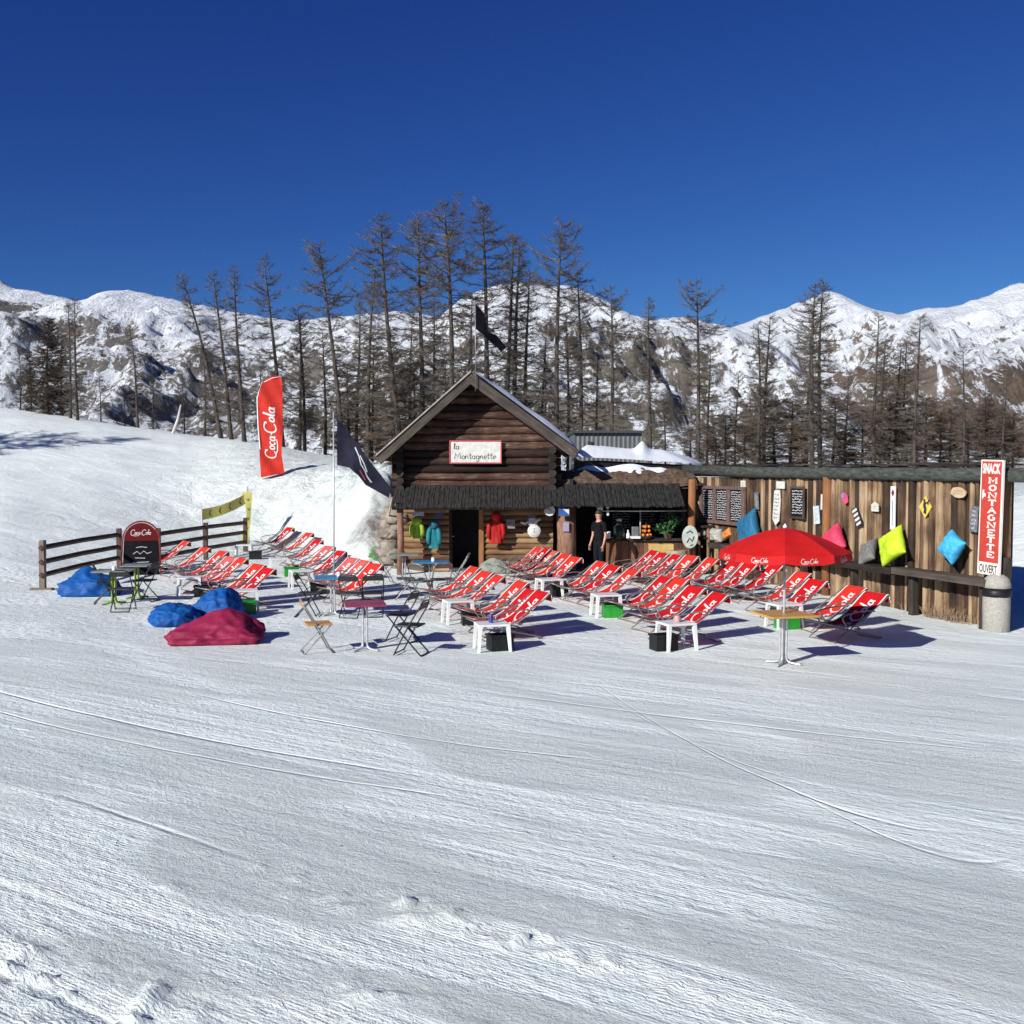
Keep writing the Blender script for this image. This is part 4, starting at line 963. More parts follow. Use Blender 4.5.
# ---- clothes and ornaments on the cabin front
YW = 27.30
def jacket(px, py, mat, label, w=.5, h=.75, seed=0, hood=True, name='jacket', cat='jacket', trim=None):
    p = AY(px, py, YW-.1); t = empty(name, p, 0, label, cat); m_ = MB()
    prof = [(0, .06), (.12, .75), (.3, .95), (.6, .85), (.85, .95), (1, 1.05)]
    def f(a, b):
        wv = interp(prof, a)*w/2; an = 2*PI*b; fold = 1+.16*math.sin(an*4+seed+a*3)+.10*math.sin(an*9+seed*2-a*5)
        return (math.cos(an)*wv*fold, math.sin(an)*wv*.38*fold, -a*h)
    m_.grid(f, 14, 28); m_.build('body', mat, t, smooth=True)
    for s in (-1, 1):
        q = MB(); q.tube([(s*w*.30, 0, -.1*h), (s*w*.50, -.04, -.3*h), (s*w*.56, -.05, -.6*h), (s*w*.50, -.05, -.82*h)], [.055, .065, .06, .045], 10); q.build('sleeve', mat, t, smooth=True)
    if hood:
        q = MB(); q.lathe([(.02, .16), (.1, .13), (.14, .03), (.12, -.07), (.05, -.12)], 14); q.build('hood', trim or mat, t, smooth=True)
    return t
jacket(417, 522, fabric('acid_green_cloth', (.26, .40, .04)), 'acid green jacket hanging on the cabin wall', .27, .44, 1)
jacket(434, 525, fabric('teal_cloth', (.015, .19, .23)), 'teal jacket hanging on the cabin wall beside the green one', .27, .62, 2, trim=fabric('dark_teal', (.02, .12, .15)))
jacket(496, 517, fabric('bright_red_cloth', (.40, .012, .010)), 'bright red coat hanging right of the cabin door', .36, .70, 3)
def small_box(name, px, py, wpx, hpx, mat, label, cat, Y=YW-.08, th=.03, marks=None, mats=(), parent=None):
    p = AY(px, py, Y); k = Y/1024; m_ = MB(); m_.box((0, 0, 0), (wpx*k, th, hpx*k))
    if marks: marks(m_, wpx*k, hpx*k, -th/2-.002)
    o = m_.build(name, [mat]+list(mats), fix=False); o.location = p; return tag(o, label, cat)
small_box('door_plate', 418, 514, 12, 4, M('grey_plate', (.35, .37, .40)), 'small grey name plate under the awning, left of the door', 'plate', 26.9)
small_box('door_plate', 439, 515, 9, 4, M('dark_blue_plate', (.03, .04, .14)), 'small dark blue plate under the awning beside the grey one', 'plate', 26.9)
small_box('picture_frame', 510.5, 524, 9, 9, M('grey_frame', (.22, .21, .19)), 'small grey square framed picture right of the red coat', 'picture', marks=lambda m, w, h, y: m.add([(-w*.3, y, -h*.3), (w*.3, y, -h*.3), (w*.3, y, h*.3), (-w*.3, y, h*.3)], [(0, 1, 2, 3)], 1), mats=[greyp])
small_box('blue_plaque', 564, 512, 11, 8, M('blue_enamel', (.02, .09, .28)), 'blue plaque with a white corner under the awning edge', 'plaque', 26.55, marks=lambda m, w, h, y: m.add([(-w*.1, y, h*.35), (w*.45, y, h*.35), (w*.45, y, -h*.3)], [(0, 1, 2)], 1), mats=[white_paint])
small_box('blue_sticker', 566, 527, 6, 9, M('pale_blue_sticker', (.2, .33, .5), (.4, .2, .2), scale=30), 'small blue sticker on the bark covered post', 'sticker', 26.72)
# clock
p = AY(549.5, 510.5, 26.7); t = empty('wall_clock', p, 0, 'round white clock hanging at the end of the awning', 'clock')
MZ = Matrix.Rotation(R(90), 4, 'X')
m_ = MB(); m_.lathe([(0, .0), (.135, 0), (.145, .02), (.14, .035), (.13, .03), (0, .03)], 32, mat=MZ); m_.build('dial', white_paint, t, smooth='auto')
m_ = MB(); m_.box((.0, -.036, .03), (.012, .006, .09)); m_.box((.03, -.036, 0), (.07, .006, .012)); m_.build('clock_hands', ink, t)
# snowman board
p = AY(533, 525, YW-.12); t = empty('snowman_figure', p, 0, 'white wooden snowman figure with grey hat on the cabin wall', 'snowman')
m_ = MB(); 
m_.lathe([(0, .05), (.14, .045), (.175, .02), (.175, 0), (0, 0)], 28, mat=Matrix.Translation((.03, 0, -.16)) @ MZ); m_.lathe([(0, .055), (.10, .05), (.13, .02), (.13, 0), (0, 0)], 28, mat=Matrix.Translation((-.01, 0, .08)) @ MZ); m_.build('body', white_paint, t, smooth='auto')
m_ = MB(); m_.box((-.03, -.03, .24), (.17, .07, .09), (0, -.1, 0), bev=.01); m_.box((-.03, -.035, .195), (.26, .09, .02), (0, -.1, 0)); m_.build('hat', M('grey_felt', (.12, .12, .13)), t)
m_ = MB(); m_.tube([(-.10, -.03, .1), (-.22, -.04, .04), (-.33, -.04, .08)], [.04, .035, .03], 8); m_.tube([(.10, -.03, .12), (.2, -.04, .16)], [.04, .03], 8); m_.build('arm', white_paint, t, smooth=True)
m_ = MB()
for (a, b) in ((-.05, .11), (.03, .11), (.0, .04), (.03, -.1), (.03, -.18)): m_.lathe([(0, .012), (.014, .008), (.016, 0)], 8, mat=Matrix.Translation((a, -.05, b)) @ MZ)
m_.build('buttons', ink, t)

# ------------------------------------------------------------------ bar shelter
bx0 = AY(576, 540, 27.4).x; bx1 = AY(690, 540, 27.4).x
bar = empty('bar_shelter', ((bx0+bx1)/2, 27.4, 0), 0, 'open-fronted wooden snack bar with snow on its roof beside the cabin', 'bar')
cx_, cy_ = bar.location.x, 27.4
BW = bx1-bx0
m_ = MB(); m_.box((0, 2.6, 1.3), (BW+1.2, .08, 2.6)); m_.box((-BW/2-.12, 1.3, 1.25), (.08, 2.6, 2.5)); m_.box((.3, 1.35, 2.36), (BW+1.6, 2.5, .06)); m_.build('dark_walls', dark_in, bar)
m_ = MB(); m_.box((BW/2-.15, 1.35, 1.3), (.10, 2.4, 2.3)); m_.build('inner_side_wall', dark_wood_v, bar)
m_ = MB(); c0 = AY(606, 560, 27.1).x-cx_; c1 = BW/2-.05
m_.box(((c0+c1)/2, 0, .90), (c1-c0+.1, .72, .07), bev=.01); cnt = m_.build('counter_top', dark_wood, bar)
m_ = MB(); x = c0
while x < c1: m_.box((x+.1, -.25, .43), (.19, .05, .86)); x += .2
m_.build('counter_front', wood('brown_counter_boards', [(.2, (.07, .03, .018)), (.6, (.19, .085, .045)), (.95, (.3, .16, .09))], (8, 8, 1), 1.5), bar)
# back bar chalkboards and rail
m_ = MB()
for i, (a, b) in enumerate(((649, 668), (686, 706))):
    pass
k29 = 29.7
for (pxa, pxb) in ((640, 657), (660, 680), (612, 632)):
    A_ = AY(pxa, 512, k29); B_ = AY(pxb, 530, k29)
    m_.box(((A_.x+B_.x)/2-cx_, k29-cy_+.2, (A_.z+B_.z)/2), (B_.x-A_.x, .02, A_.z-B_.z))
    mm = MB(); scribble(mm, A_.x-cx_+.03, B_.z+.03, B_.x-cx_-.03, A_.z-.03, 6, 0, 0, rnd, .02)
    m_.add([(v.x, k29-cy_+.185, v.y) for v in mm.v], mm.f, 1)
m_.build('back_chalkboards', [slate_m, chalk], bar, fix=False)
m_ = MB(); m_.tube([(c0-.1, -.35, AY(600, 511, 27.05).z), (BW/2-.15, -.35, AY(600, 511, 27.05).z)], .022, 8); m_.tube([(.15, -.35, .93), (.15, -.35, 1.7)], .02, 8); m_.build('front_rail', steel_light, bar, smooth=True)
awning(547, 684, 2.36, 1.80, 27.5, 26.45, 'awning', bar, cx_, cy_, 2)
m_ = MB(); ppx = AY(692, 520, 26.9); m_.tube([(ppx.x-cx_, -.45, -.05), (ppx.x-cx_, -.45, 1.2), (ppx.x-cx_+.01, -.45, 2.5)], [.11, .10, .10], 12); m_.build('corner_post', post_wood, bar, smooth=True)
# sloping turf roof above the awning, partly under snow, then the upper flat roof
m_ = MB()
def turf(a, b):
    x = -BW/2-.55+a*(BW+.75); y = .02+b*.95; z = 2.33+b*.42+.10*noise.noise(Vector((x*2.1, y*3, 5)))+.05*noise.noise(Vector((x*6, y*6, 5)))
    return (x, y, z+(.08 if .15 < b < .8 else 0))
m_.grid(turf, 60, 12); m_.grid(lambda a, b: (-BW/2-.55+a*(BW+.75), .02+b*.95, 2.25+b*.3), 2, 1); m_.build('turf_strip', dirt, bar, smooth=True, fix=False)
m_ = MB()
def sn(a, b):
    x = -BW/2-.5+a*(BW+.6); y = .32+b*.8; ed = min(1, a*6, (1-a)*5, b*3+.1)
    return (x, y, 2.46+b*.34+.17*ed*(1+.6*noise.noise(Vector((x*1.7, 1.5, 0))))-.08*(1-ed)-.12)
m_.grid(sn, 50, 12); m_.build('lower_snow', roofsnow, bar, smooth=True, fix=False)
e0 = AY(574, 461, 28.3); e1 = AY(737, 469.5, 31.2)
dv = (e1-e0)
m_ = MB()
p0, p1 = Vector(L3(e0)), None
def lb(p): return Vector((p.x-cx_, p.y-cy_, p.z))
a0, a1 = lb(e0), lb(e1); back = Vector((1.0, 4.2, 0.05))
th = .27
m_.add([a0, a1, a1+back, a0+back, a0-Vector((0, 0, th)), a1-Vector((0, 0, th*.7)), a1+back-Vector((0, 0, th)), a0+back-Vector((0, 0, th))], [(0, 1, 2, 3), (7, 6, 5, 4), (0, 4, 5, 1), (1, 5, 6, 2), (2, 6, 7, 3), (3, 7, 4, 0)])
m_.build('upper_roof', dark_wood, bar)
m_ = MB()
def usn(a, b):
    q = a0.lerp(a1, a*.74+.0)+back*b; ed = min(1, (1-a)*3.2, b*5+.15, (1-b)*5+.1, a*12+.3)
    hgt = .42+.07*noise.noise(Vector((q.x*.9, q.y*.8, 2)))+.24*math.exp(-((q.x-lb(AY(645, 450, 29.6)).x)/.16)**2)*math.exp(-((b-.2)/.12)**2)
    return (q.x, q.y, q.z+.01+hgt*ed**.7-.0)
m_.grid(usn, 48, 24); m_.build('roof_snow', roofsnow, bar, smooth=True, fix=False)
# corrugated shed behind
s0 = AY(574, 433, 35); s1 = AY(642, 433, 35)
shed = empty('metal_shed', ((s0.x+s1.x)/2, 35, 0), 0, 'grey corrugated metal shed behind the snowy bar roof', 'shed')
m_ = MB(); nC = 60; wS = s1.x-s0.x; zt = s0.z
pr = [(-wS/2+wS*i/nC, .018*((i//2) % 2)) for i in range(nC+1)]
m_.add([(x, y, 1.5) for x, y in pr]+[(x, y, zt) for x, y in pr], [(i, i+1, i+nC+2, i+nC+1) for i in range(nC)]); m_.box((0, 1.55, (1.5+zt)/2), (wS-.02, 3.0, zt-1.5))
m_.build('cladding', M('grey_corrugated_metal', (.16, .165, .165), (.11, .115, .115), .5, .3, scale=3, stretch=(3, 1, .4)), shed)
m_ = MB(); m_.box((0, 1.5, zt+.04), (wS+.15, 3.3, .08)); m_.build('roof', M('dark_sheet_metal', (.05, .05, .055)), shed)
wv_ = AY(590, 446, 34.9); m_ = MB(); m_.box((wv_.x-shed.location.x, -.04, wv_.z), (.16, .04, .3)); m_.build('vent', ink, shed)

# things on and around the bar
def on_counter(px, dz=0, Y=27.1): return Vector((AY(px, 540, Y).x, Y, .937+dz))
def bottle(px, h, r_, mat, label, capm, Y=27.1, name='bottle', cat='bottle'):
    t = empty(name, on_counter(px, 0, Y), 0, label, cat); m_ = MB()
    m_.lathe([(r_*.9, 0), (r_, .02), (r_, h*.55), (r_*.45, h*.75), (r_*.4, h*.9)], 16); m_.build('body', mat, t, smooth=True)
    m_ = MB(); m_.lathe([(r_*.48, h*.88), (r_*.5, h), (0, h*1.01)], 12); m_.build('cap', capm, t, smooth=True)
bottle(619, .52, .15, M('dark_green_glass', (.02, .035, .02), rough=.2), 'large dark green demijohn with a pale top on the counter', white_pl)
bottle(628, .22, .05, white_pl, 'slim white bottle between the green demijohn and grey dispenser', white_pl)
def cup(px, h, r_, mat, label, name, cat, Y=27.05):
    m_ = MB(); m_.lathe([(r_*.8, 0), (r_, h), (r_*.9, h), (r_*.7, .02), (0, .02)], 16); o = m_.build(name, mat, smooth='auto'); o.location = on_counter(px, 0, Y); tag(o, label, cat)
cup(608.5, .18, .06, white_pl, 'white cup at the left end of the counter beside the person', 'cup', 'cup')
m_ = MB(); m_.box((0, 0, .16), (.18, .16, .3), bev=.015); m_.box((0, -.03, .03), (.26, .26, .06), mi=1, bev=.01); o = m_.build('dispenser', [M('brushed_grey', (.3, .3, .31), rough=.35, metal=.6), white_pl]); o.location = on_counter(635); tag(o, 'grey dispenser on a white base in the middle of the counter', 'dispenser')
# basket of oranges
t = empty('fruit_rack', on_counter(646), 0, 'dark rack piled with oranges on the bar counter', 'fruit rack')
m_ = MB(); m_.lathe([(.14, 0), (.2, .06), (.19, .07), (.12, .015), (0, .015)], 18); m_.tube([(0, .0, 0), (0, .0, .42)], .012, 6); m_.build('rack', ink, t, smooth='auto')
org = M('orange_peel', (.75, .22, .02), (.6, .16, .015), .45, scale=30, bump=.2, bdist=.004)
ro = random.Random(2)
for z_, n_, rr in ((.09, 6, .12), (.2, 5, .1), (.31, 4, .08)):
    for i in range(n_):
        a = 2*PI*i/n_+z_*9; m_ = MB(); m_.lathe([(0, -.045), (.032, -.032), (.045, 0), (.032, .032), (0, .045)], 10); q = m_.build('orange', org, t, smooth=True); q.location = (rr*math.cos(a), rr*math.sin(a), z_)
# leafy greenery
rp_ = random.Random(12)
t = empty('potted_plant', on_counter(668), 0, 'bushy green plant spilling over the right end of the bar counter', 'plant')
m_ = MB(); m_.lathe([(.1, 0), (.14, .14), (.12, .14), (.08, .02), (0, .02)], 16); m_.build('pot', M('brown_pot', (.10, .05, .03)), t, smooth='auto')
m_ = MB()
for i in range(420):
    a = rp_.uniform(0, 2*PI); rr = rp_.uniform(0, .40)*(.9 if math.cos(a) < 0 else .8); z_ = .12+(.34-rr*.55)*rp_.uniform(.2, 1.25)+(.16 if math.cos(a) > .3 else 0)
    c = Vector((rr*math.cos(a), rr*.55*math.sin(a), z_)); d = Vector((rp_.uniform(-1, 1), rp_.uniform(-1, 1), rp_.uniform(-.4, .9))).normalized()*rp_.uniform(.06, .13); s = d.cross(Vector((rp_.uniform(-1, 1), 0, 1))).normalized()*.03
    m_.add([c, c+d*.5+s, c+d, c+d*.5-s], [(0, 1, 2, 3)])
m_.build('foliage', M('mid_green_leaves', (.07, .20, .07), (.03, .10, .035), .6, scale=6), t, fix=False)
# white oval board with doodle, standing at the end of the counter
p = AY(690, 537, 26.75); t = empty('oval_board', p, 0, 'white oval board with dark doodles standing at the end of the bar', 'board')
m_ = MB(); m_.lathe([(0, .03), (.2, .03), (.21, .015), (.2, 0), (0, 0)], 28, mat=Matrix.Scale(1.45, 4, (0, 0, 1)) @ MZ)
stroke_mesh(m_, [[(-.08, -.15), (-.02, -.02), (.06, -.12), (.10, .02)], [(-.1, .1), (.0, .16), (.08, .1)], [(0, -.22), (.08, -.2)]], .035, lambda a, b: (a, -.033, b), 1, .8); m_.build('panel', [M('weathered_white', (.52, .55, .50), (.35, .38, .35), scale=8), ink], t, smooth=False, fix=False)
m_ = MB(); m_.tube([(0, .03, -.28), (0, .03, -p.z)], .025, 8); m_.build('stake', dark_wood_v, t, smooth=True)
# hanging white skull-like lamps cluster over the bar entrance
p = AY(600, 508, 26.7); t = empty('lamp_cluster', p, 0, 'cluster of small round white lamps hanging at the bar entrance', 'lamp')
for (a, b, r_) in ((0, 0, .085), (.03, -.16, .06), (.2, .02, .05), (.2, -.09, .045), (.21, -.17, .04)):
    m_ = MB(); m_.lathe([(0, -r_), (r_*.7, -r_*.7), (r_, 0), (r_*.8, r_*.6), (r_*.3, r_), (0, r_)], 14); q = m_.build('lamp_globe', white_pl, t, smooth=True); q.location = (a, 0, b)
m_ = MB()
for a in (0, .2): m_.tube([(a, 0, -.17), (a, 0, .24)], .006, 5)
m_.build('cord', ink, t)
# yellow box and round stool seen in front of the counter
m_ = MB(); m_.box((0, 0, 0), (.62, .3, .22), bev=.01); m_.box((0, 0, .112), (.1, .302, .004), mi=1)
p = Vector((AY(661, 545, 26.5).x, 26.5, AY(661, 548, 26.5).z)); o = m_.build('cardboard_box', [M('yellow_card', (.55, .38, .12), (.48, .3, .1)), green_pl]); o.location = p; tag(o, 'yellow box standing on a stool before the counter, behind the chairs', 'box')
t = empty('bar_stool', (p.x, p.y, 0), 0, 'dark bar stool carrying the yellow box', 'stool')
m_ = MB(); m_.lathe([(0, 0), (.17, 0), (.18, .02), (.17, .045), (0, .045)], 20, mat=Matrix.Translation((0, 0, p.z-.11-.046))); m_.build('seat', dark_wood, t, smooth='auto')
for i in range(4):
    m_ = MB(); a = PI/4+i*PI/2; m_.tube([(.12*math.cos(a), .12*math.sin(a), p.z-.155), (.2*math.cos(a), .2*math.sin(a), 0)], .018, 6); m_.build('leg', dark_wood_v, t)
# round beige log stool
p = G(677, 577); t = empty('log_stool', (p.x, 26.3, 0), 0, 'round pale log stump stool in front of the counter', 'stool')
m_ = MB(); m_.lathe([(.27, 0), (.26, .3), (.28, .62), (.25, .68), (0, .68)], 20); m_.build('stump', M('pale_stump', (.38, .30, .22), (.24, .18, .13), scale=8), t, smooth='auto')
# shelf of small objects under the menu board
t = empty('side_shelf', WM @ Vector((.75, 0, 0)), math.atan2(wd_.y, wd_.x), 'rough dark shelf unit under the three-panel menu board', 'shelf')
m_ = MB(); 
for z_ in (.95, 1.25): m_.box((.0, -.3, z_), (1.7, .32, .05), jit=.006)
m_.build('shelf_board', dark_wood, t)
for x in (-.8, -.25, .3, .8):
    m_ = MB(); m_.tube([(x, -.3, 0), (x+.02, -.3, .65), (x, -.3, 1.24)], .045, 8); m_.build('post', bark, t, smooth=True)
potc = [('brown', (.13, .07, .045)), ('grey', (.26, .25, .22)), ('cream', (.45, .40, .32)), ('rust', (.28, .09, .05))]
for i, (x, z_) in enumerate(((-.6, .977), (-.05, .977), (.55, .977), (-.45, 1.277))):
    cn, cc = potc[i]; m_ = MB(); m_.lathe([(.05, 0), (.08, .05), (.085, .12), (.05, .17), (.055, .2), (.04, .2), (.03, .03), (0, .03)], 14)
    o = m_.build('clay_pot', M(cn+'_clay', cc), smooth=True); o.location = WM @ Vector((.75+x, .3, z_)); tag(o, f'small {cn} clay pot on the shelf unit under the menu', 'pot', 'pots on the shelf unit')
m_ = pillow_mesh(.5, .36, .3, 21, 18); o = m_.build('shell_bowl', M('pale_grey_shell', (.42, .42, .36), (.28, .28, .24)), smooth=True); o.matrix_world = wall_frame(717, 535, .40); tag(o, 'pale grey rounded lump lying left of the petrol blue cushion', 'ornament')
m_ = pillow_mesh(.42, .22, .16, 22, 16); o = m_.build('orange_towel', fabric('orange_cloth', (.62, .22, .05)), smooth=True); o.matrix_world = wall_frame(727, 534, .58, 25); tag(o, 'crumpled orange cloth left of the petrol blue cushion', 'towel')

# ------------------------------------------------------------------ person
def skin_mesh(name, joints, bones, mat, parent, sub=2):
    me = bpy.data.meshes.new(name); me.from_pydata([j[0] for j in joints], bones, []); o = bpy.data.objects.new(name, me); COL.objects.link(o)
    o.modifiers.new('skin', 'SKIN'); 
    if not me.skin_vertices: me.attributes  # layer is created with the modifier below
    if len(me.skin_vertices) == 0:
        bpy.context.view_layer.objects.active = o
        bm = bmesh.new(); bm.from_mesh(me); bm.verts.layers.skin.verify(); bm.to_mesh(me); bm.free()
    sv = me.skin_vertices[0].data
    for i, j in enumerate(joints):
        r_ = j[1]; sv[i].radius = (r_, r_) if isinstance(r_, (int, float)) else r_
        sv[i].use_root = (i == 0)
    s = o.modifiers.new('sub', 'SUBSURF'); s.levels = sub; s.render_levels = sub
    dg = bpy.context.evaluated_depsgraph_get(); dg.update(); m2 = bpy.data.meshes.new_from_object(o.evaluated_get(dg)); m2.name = name
    bpy.data.objects.remove(o); bpy.data.meshes.remove(me)
    m2.materials.clear(); m2.materials.append(mat); m2.polygons.foreach_set('use_smooth', [True]*len(m2.polygons))
    o2 = bpy.data.objects.new(name, m2); COL.objects.link(o2); o2.parent = parent; return o2
pp = G(599, 576.5)
per = empty('person', pp, R(125), 'person in black t-shirt and trousers standing before the bar, arms hanging', 'person')
skinm = M('skin', (.50, .28, .19), (.44, .24, .16), .5); blk = M('black_cotton', (.006, .006, .007), (.010, .010, .012), .9, spec=.1); jean = M('dark_trousers', (.007, .008, .012), (.012, .013, .018), .9, spec=.1); hairm = M('dark_hair', (.02, .014, .010), rough=.6)
J = [((0, 0, .92), (.13, .09)), ((0, 0, 1.08), (.12, .08)), ((0, 0, 1.25), (.135, .09)), ((0, 0, 1.38), (.10, .07)), ((0, .01, 1.46), .055), ((0, .015, 1.53), (.07, .08)), ((0, .02, 1.60), (.078, .095)), ((0, .01, 1.67), (.07, .085))]
Bn = [(i, i+1) for i in range(7)]
def limb(chain, start):
    k = start
    for p_ in chain:
        J.append(p_); Bn.append((k, len(J)-1)); k = len(J)-1
    return k
for s in (-1, 1):
    h = limb([((s*.19, 0, 1.37), .055), ((s*.235, .0, 1.22), .047), ((s*.25, -.01, 1.09), .038), ((s*.255, .03, .96), .034), ((s*.26, .07, .85), .025), ((s*.262, .085, .80), (.022, .036)), ((s*.264, .095, .75), (.018, .036))], 3)
    for q, (dy, ln) in enumerate(((-.028, .062), (-.01, .075), (.01, .07), (.027, .055))):
        limb([((s*.264, .095+dy, .725), .009), ((s*.262, .10+dy, .75-ln*.8), .008), ((s*.252, .112+dy, .745-ln*1.15), .007)], h)
    limb([((s*.25, .125, .785), .012), ((s*.24, .145, .745), .009)], h-1)
    limb([((s*.09, 0, .86), .088), ((s*.10, .01, .66), .073), ((s*.10, .015, .48), .055), ((s*.105, -.005, .30), .05), ((s*.105, -.01, .10), .036), ((s*.11, .05, .05), .04), ((s*.115, .14, .03), .032)], 0)
skin_mesh('body', J, Bn, skinm, per)
m_ = MB(); m_.lathe([(0, .012), (.012, .0), (.0, -.02)], 8, mat=Matrix.Translation((0, .118, 1.60))); m_.build('nose', skinm, per, smooth=True)
for s in (-1, 1):
    m_ = MB(); m_.lathe([(0, -.011), (.010, -.005), (.010, .005), (0, .011)], 8, mat=Matrix.Translation((s*.03, .105, 1.625))); m_.build('eye', ink, per, smooth=True)
m_ = MB(); m_.box((0, .105, 1.56), (.045, .012, .01)); m_.build('mouth', M('lips', (.35, .12, .10)), per)
T_ = [((0, 0, .78), (.175, .135)), ((0, 0, 1.05), (.155, .115)), ((0, 0, 1.25), (.185, .13)), ((0, 0, 1.39), (.13, .10)), ((0, .005, 1.43), .075)]
Tb = [(0, 1), (1, 2), (2, 3), (3, 4)]
for s in (-1, 1):
    k = len(T_); T_ += [((s*.19, 0, 1.375), .072), ((s*.238, 0, 1.22), .068), ((s*.245, 0, 1.15), .068)]; Tb += [(3, k), (k, k+1), (k+1, k+2)]
skin_mesh('t_shirt', T_, Tb, blk, per)
T_ = [((0, 0, 1.0), (.145, .115)), ((0, 0, .88), (.16, .125))]; Tb = [(0, 1)]
for s in (-1, 1):
    k = len(T_); T_ += [((s*.09, 0, .84), .10), ((s*.10, .01, .64), .086), ((s*.10, .01, .45), .072), ((s*.105, -.005, .25), .068), ((s*.105, -.01, .07), .066)]; Tb += [(1, k)]+[(k+i, k+i+1) for i in range(4)]
skin_mesh('trousers', T_, Tb, jean, per)
for s in (-1, 1):
    m_ = MB(); m_.box((s*.112, .05, .045), (.11, .28, .09), bev=.03); m_.build('shoe', blk, per, smooth=True)
m_ = MB(); m_.grid(lambda a, b: ((.088+.008*math.sin(b*40))*math.sin(a*1.75)*math.cos(b*2*PI), -.008+.108*math.sin(a*1.75)*math.sin(b*2*PI), 1.64+.105*math.cos(a*1.75)+(-.09*max(0, -math.sin(b*2*PI))*a)), 10, 24); m_.build('hair', hairm, per, smooth=True, solid=.006)

# ------------------------------------------------------------------ deck chairs
def smooth_poly(pts, k=6):
    out = []; n = len(pts)
    for i in range(n-1):
        p0 = Vector(pts[max(i-1, 0)]); p1 = Vector(pts[i]); p2 = Vector(pts[i+1]); p3 = Vector(pts[min(i+2, n-1)])
        for j in range(k):
            t = j/k; out.append(.5*((2*p1)+(-p0+p2)*t+(2*p0-5*p1+4*p2-p3)*t*t+(-p0+3*p1-3*p2+p3)*t*t*t))
    out.append(Vector(pts[-1])); return out
SC = [(-.64, 0, .335), (-.44, 0, .295), (-.14, 0, .255), (.12, 0, .33), (.36, 0, .52), (.58, 0, .71), (.63, 0, .74), (.665, 0, .70), (.675, 0, .60)]
CW = .27   # half width
def chair_proto(red, white, frame, dark=False):
    r = empty('deck_chair')
    cv = smooth_poly(SC, 5)
    # arc lengths
    ls = [0]
    for i in range(1, len(cv)): ls.append(ls[-1]+(cv[i]-cv[i-1]).length)
    Lt = ls[-1]
    def pos(s, v, off):
        s = max(0, min(Lt, s)); i = 0
        while i < len(ls)-2 and ls[i+1] < s: i += 1
        f = (s-ls[i])/(ls[i+1]-ls[i]); p = cv[i].lerp(cv[i+1], f); t = (cv[i+1]-cv[i]).normalized(); nrm = Vector((-t.z, 0, t.x))
        sag = -.018*math.sin(PI*(v/CW+1)/2)*math.sin(PI*min(1, s/Lt*1.15))
        return p+Vector((0, v, 0))+nrm*(off+sag)
    m_ = MB(); edges = [-1, -.9, -.45, 0, .45, .9, 1]
    nv = len(edges)-1
    for side in (0, 1):
        m_.grid(lambda a, b: pos(a*Lt, edges[round(b*nv)]*CW, -.003*side), 30, nv, mif=lambda i, j: 1 if j in (0, nv-1) else 0)
    # lettering runs from the foot end up the back; baseline on the near side (-y)
    Wd = script_word(); sc_ = 1.0/13.6; s0 = .10
    stroke_mesh(m_, Wd, .40, lambda a, b: pos(s0+a*(Lt-.40)/13.0, (-.13+b*.105), .0035), 1, .5, 1)
    m_.build('sling', [red, white], r, smooth=False, fix=False)
    rt = .0115
    for nm, a, b in (('long_frame', (.63, .73), (-.46, .015)), ('short_frame', (-.64, .33), (.46, .015))):
        q = MB()
        for s in (-1, 1): pass
        w = CW+(.03 if nm == 'long_frame' else .008)
        c = .05
        ring = smooth_poly([(a[0], -w, a[1]), ((a[0]+b[0])/2, -w, (a[1]+b[1])/2), (b[0], -w, b[1]+.03), (b[0], -w+.05, b[1]), (b[0], 0, b[1]), (b[0], w-.05, b[1]), (b[0], w, b[1]+.03), ((a[0]+b[0])/2, w, (a[1]+b[1])/2), (a[0], w, a[1])], 3)
        q.tube(ring, rt, 6); q.tube([(a[0], -w, a[1]), (a[0], w, a[1])], rt, 6); q.build(nm, frame, r, smooth=True)
    for s in (-1, 1):
        q = MB(); w = s*(CW+.045); q.tube(smooth_poly([(.30, w, .48), (.1, w, .50), (-.24, w, .46), (-.34, w, .42), (-.34, w, .36), (-.22, w, .2)], 3), rt*1.05, 6); q.build('armrest', frame, r, smooth=True)
    return r
def red_f(name, c): return M(name, c, tuple(x*.8 for x in c), .75, spec=.15, scale=4, bump=.1, bdist=.004)
frm = steel
chair_a = chair_proto(red_f('red_sling', (.50, .008, .010)), sling_white, frm)
chair_b = chair_proto(red_f('faded_sling', (.60, .03, .018)), sling_white, frm)
chair_c = chair_proto(red_f('pink_sling', (.55, .10, .09)), sling_white, frm)
CHP = {'a': chair_a, 'b': chair_b, 'c': chair_c}; first = set()
WORDS = {'a': 'bright red deck chair', 'b': 'faded orange-red deck chair', 'c': 'pale pinkish red deck chair'}
def chair(px, py, yaw, kind, label):
    """px,py = middle of the head bar as seen; yaw = direction the head points, degrees from +x"""
    h = G(px, py, .74); a = R(yaw)
    base = Vector((h.x-.63*math.cos(a), h.y-.63*math.sin(a), 0))
    p = CHP[kind]; o = p if kind not in first else copy_tree(p); first.add(kind)
    o.location = base; o.rotation_euler = (0, 0, a+R(random.uniform(-4.5, 4.5))); o.scale = (random.uniform(.97, 1.03), 1, random.uniform(.95, 1.05))
    tag(o, label, 'deck chair', 'red deck chairs on the snow terrace')
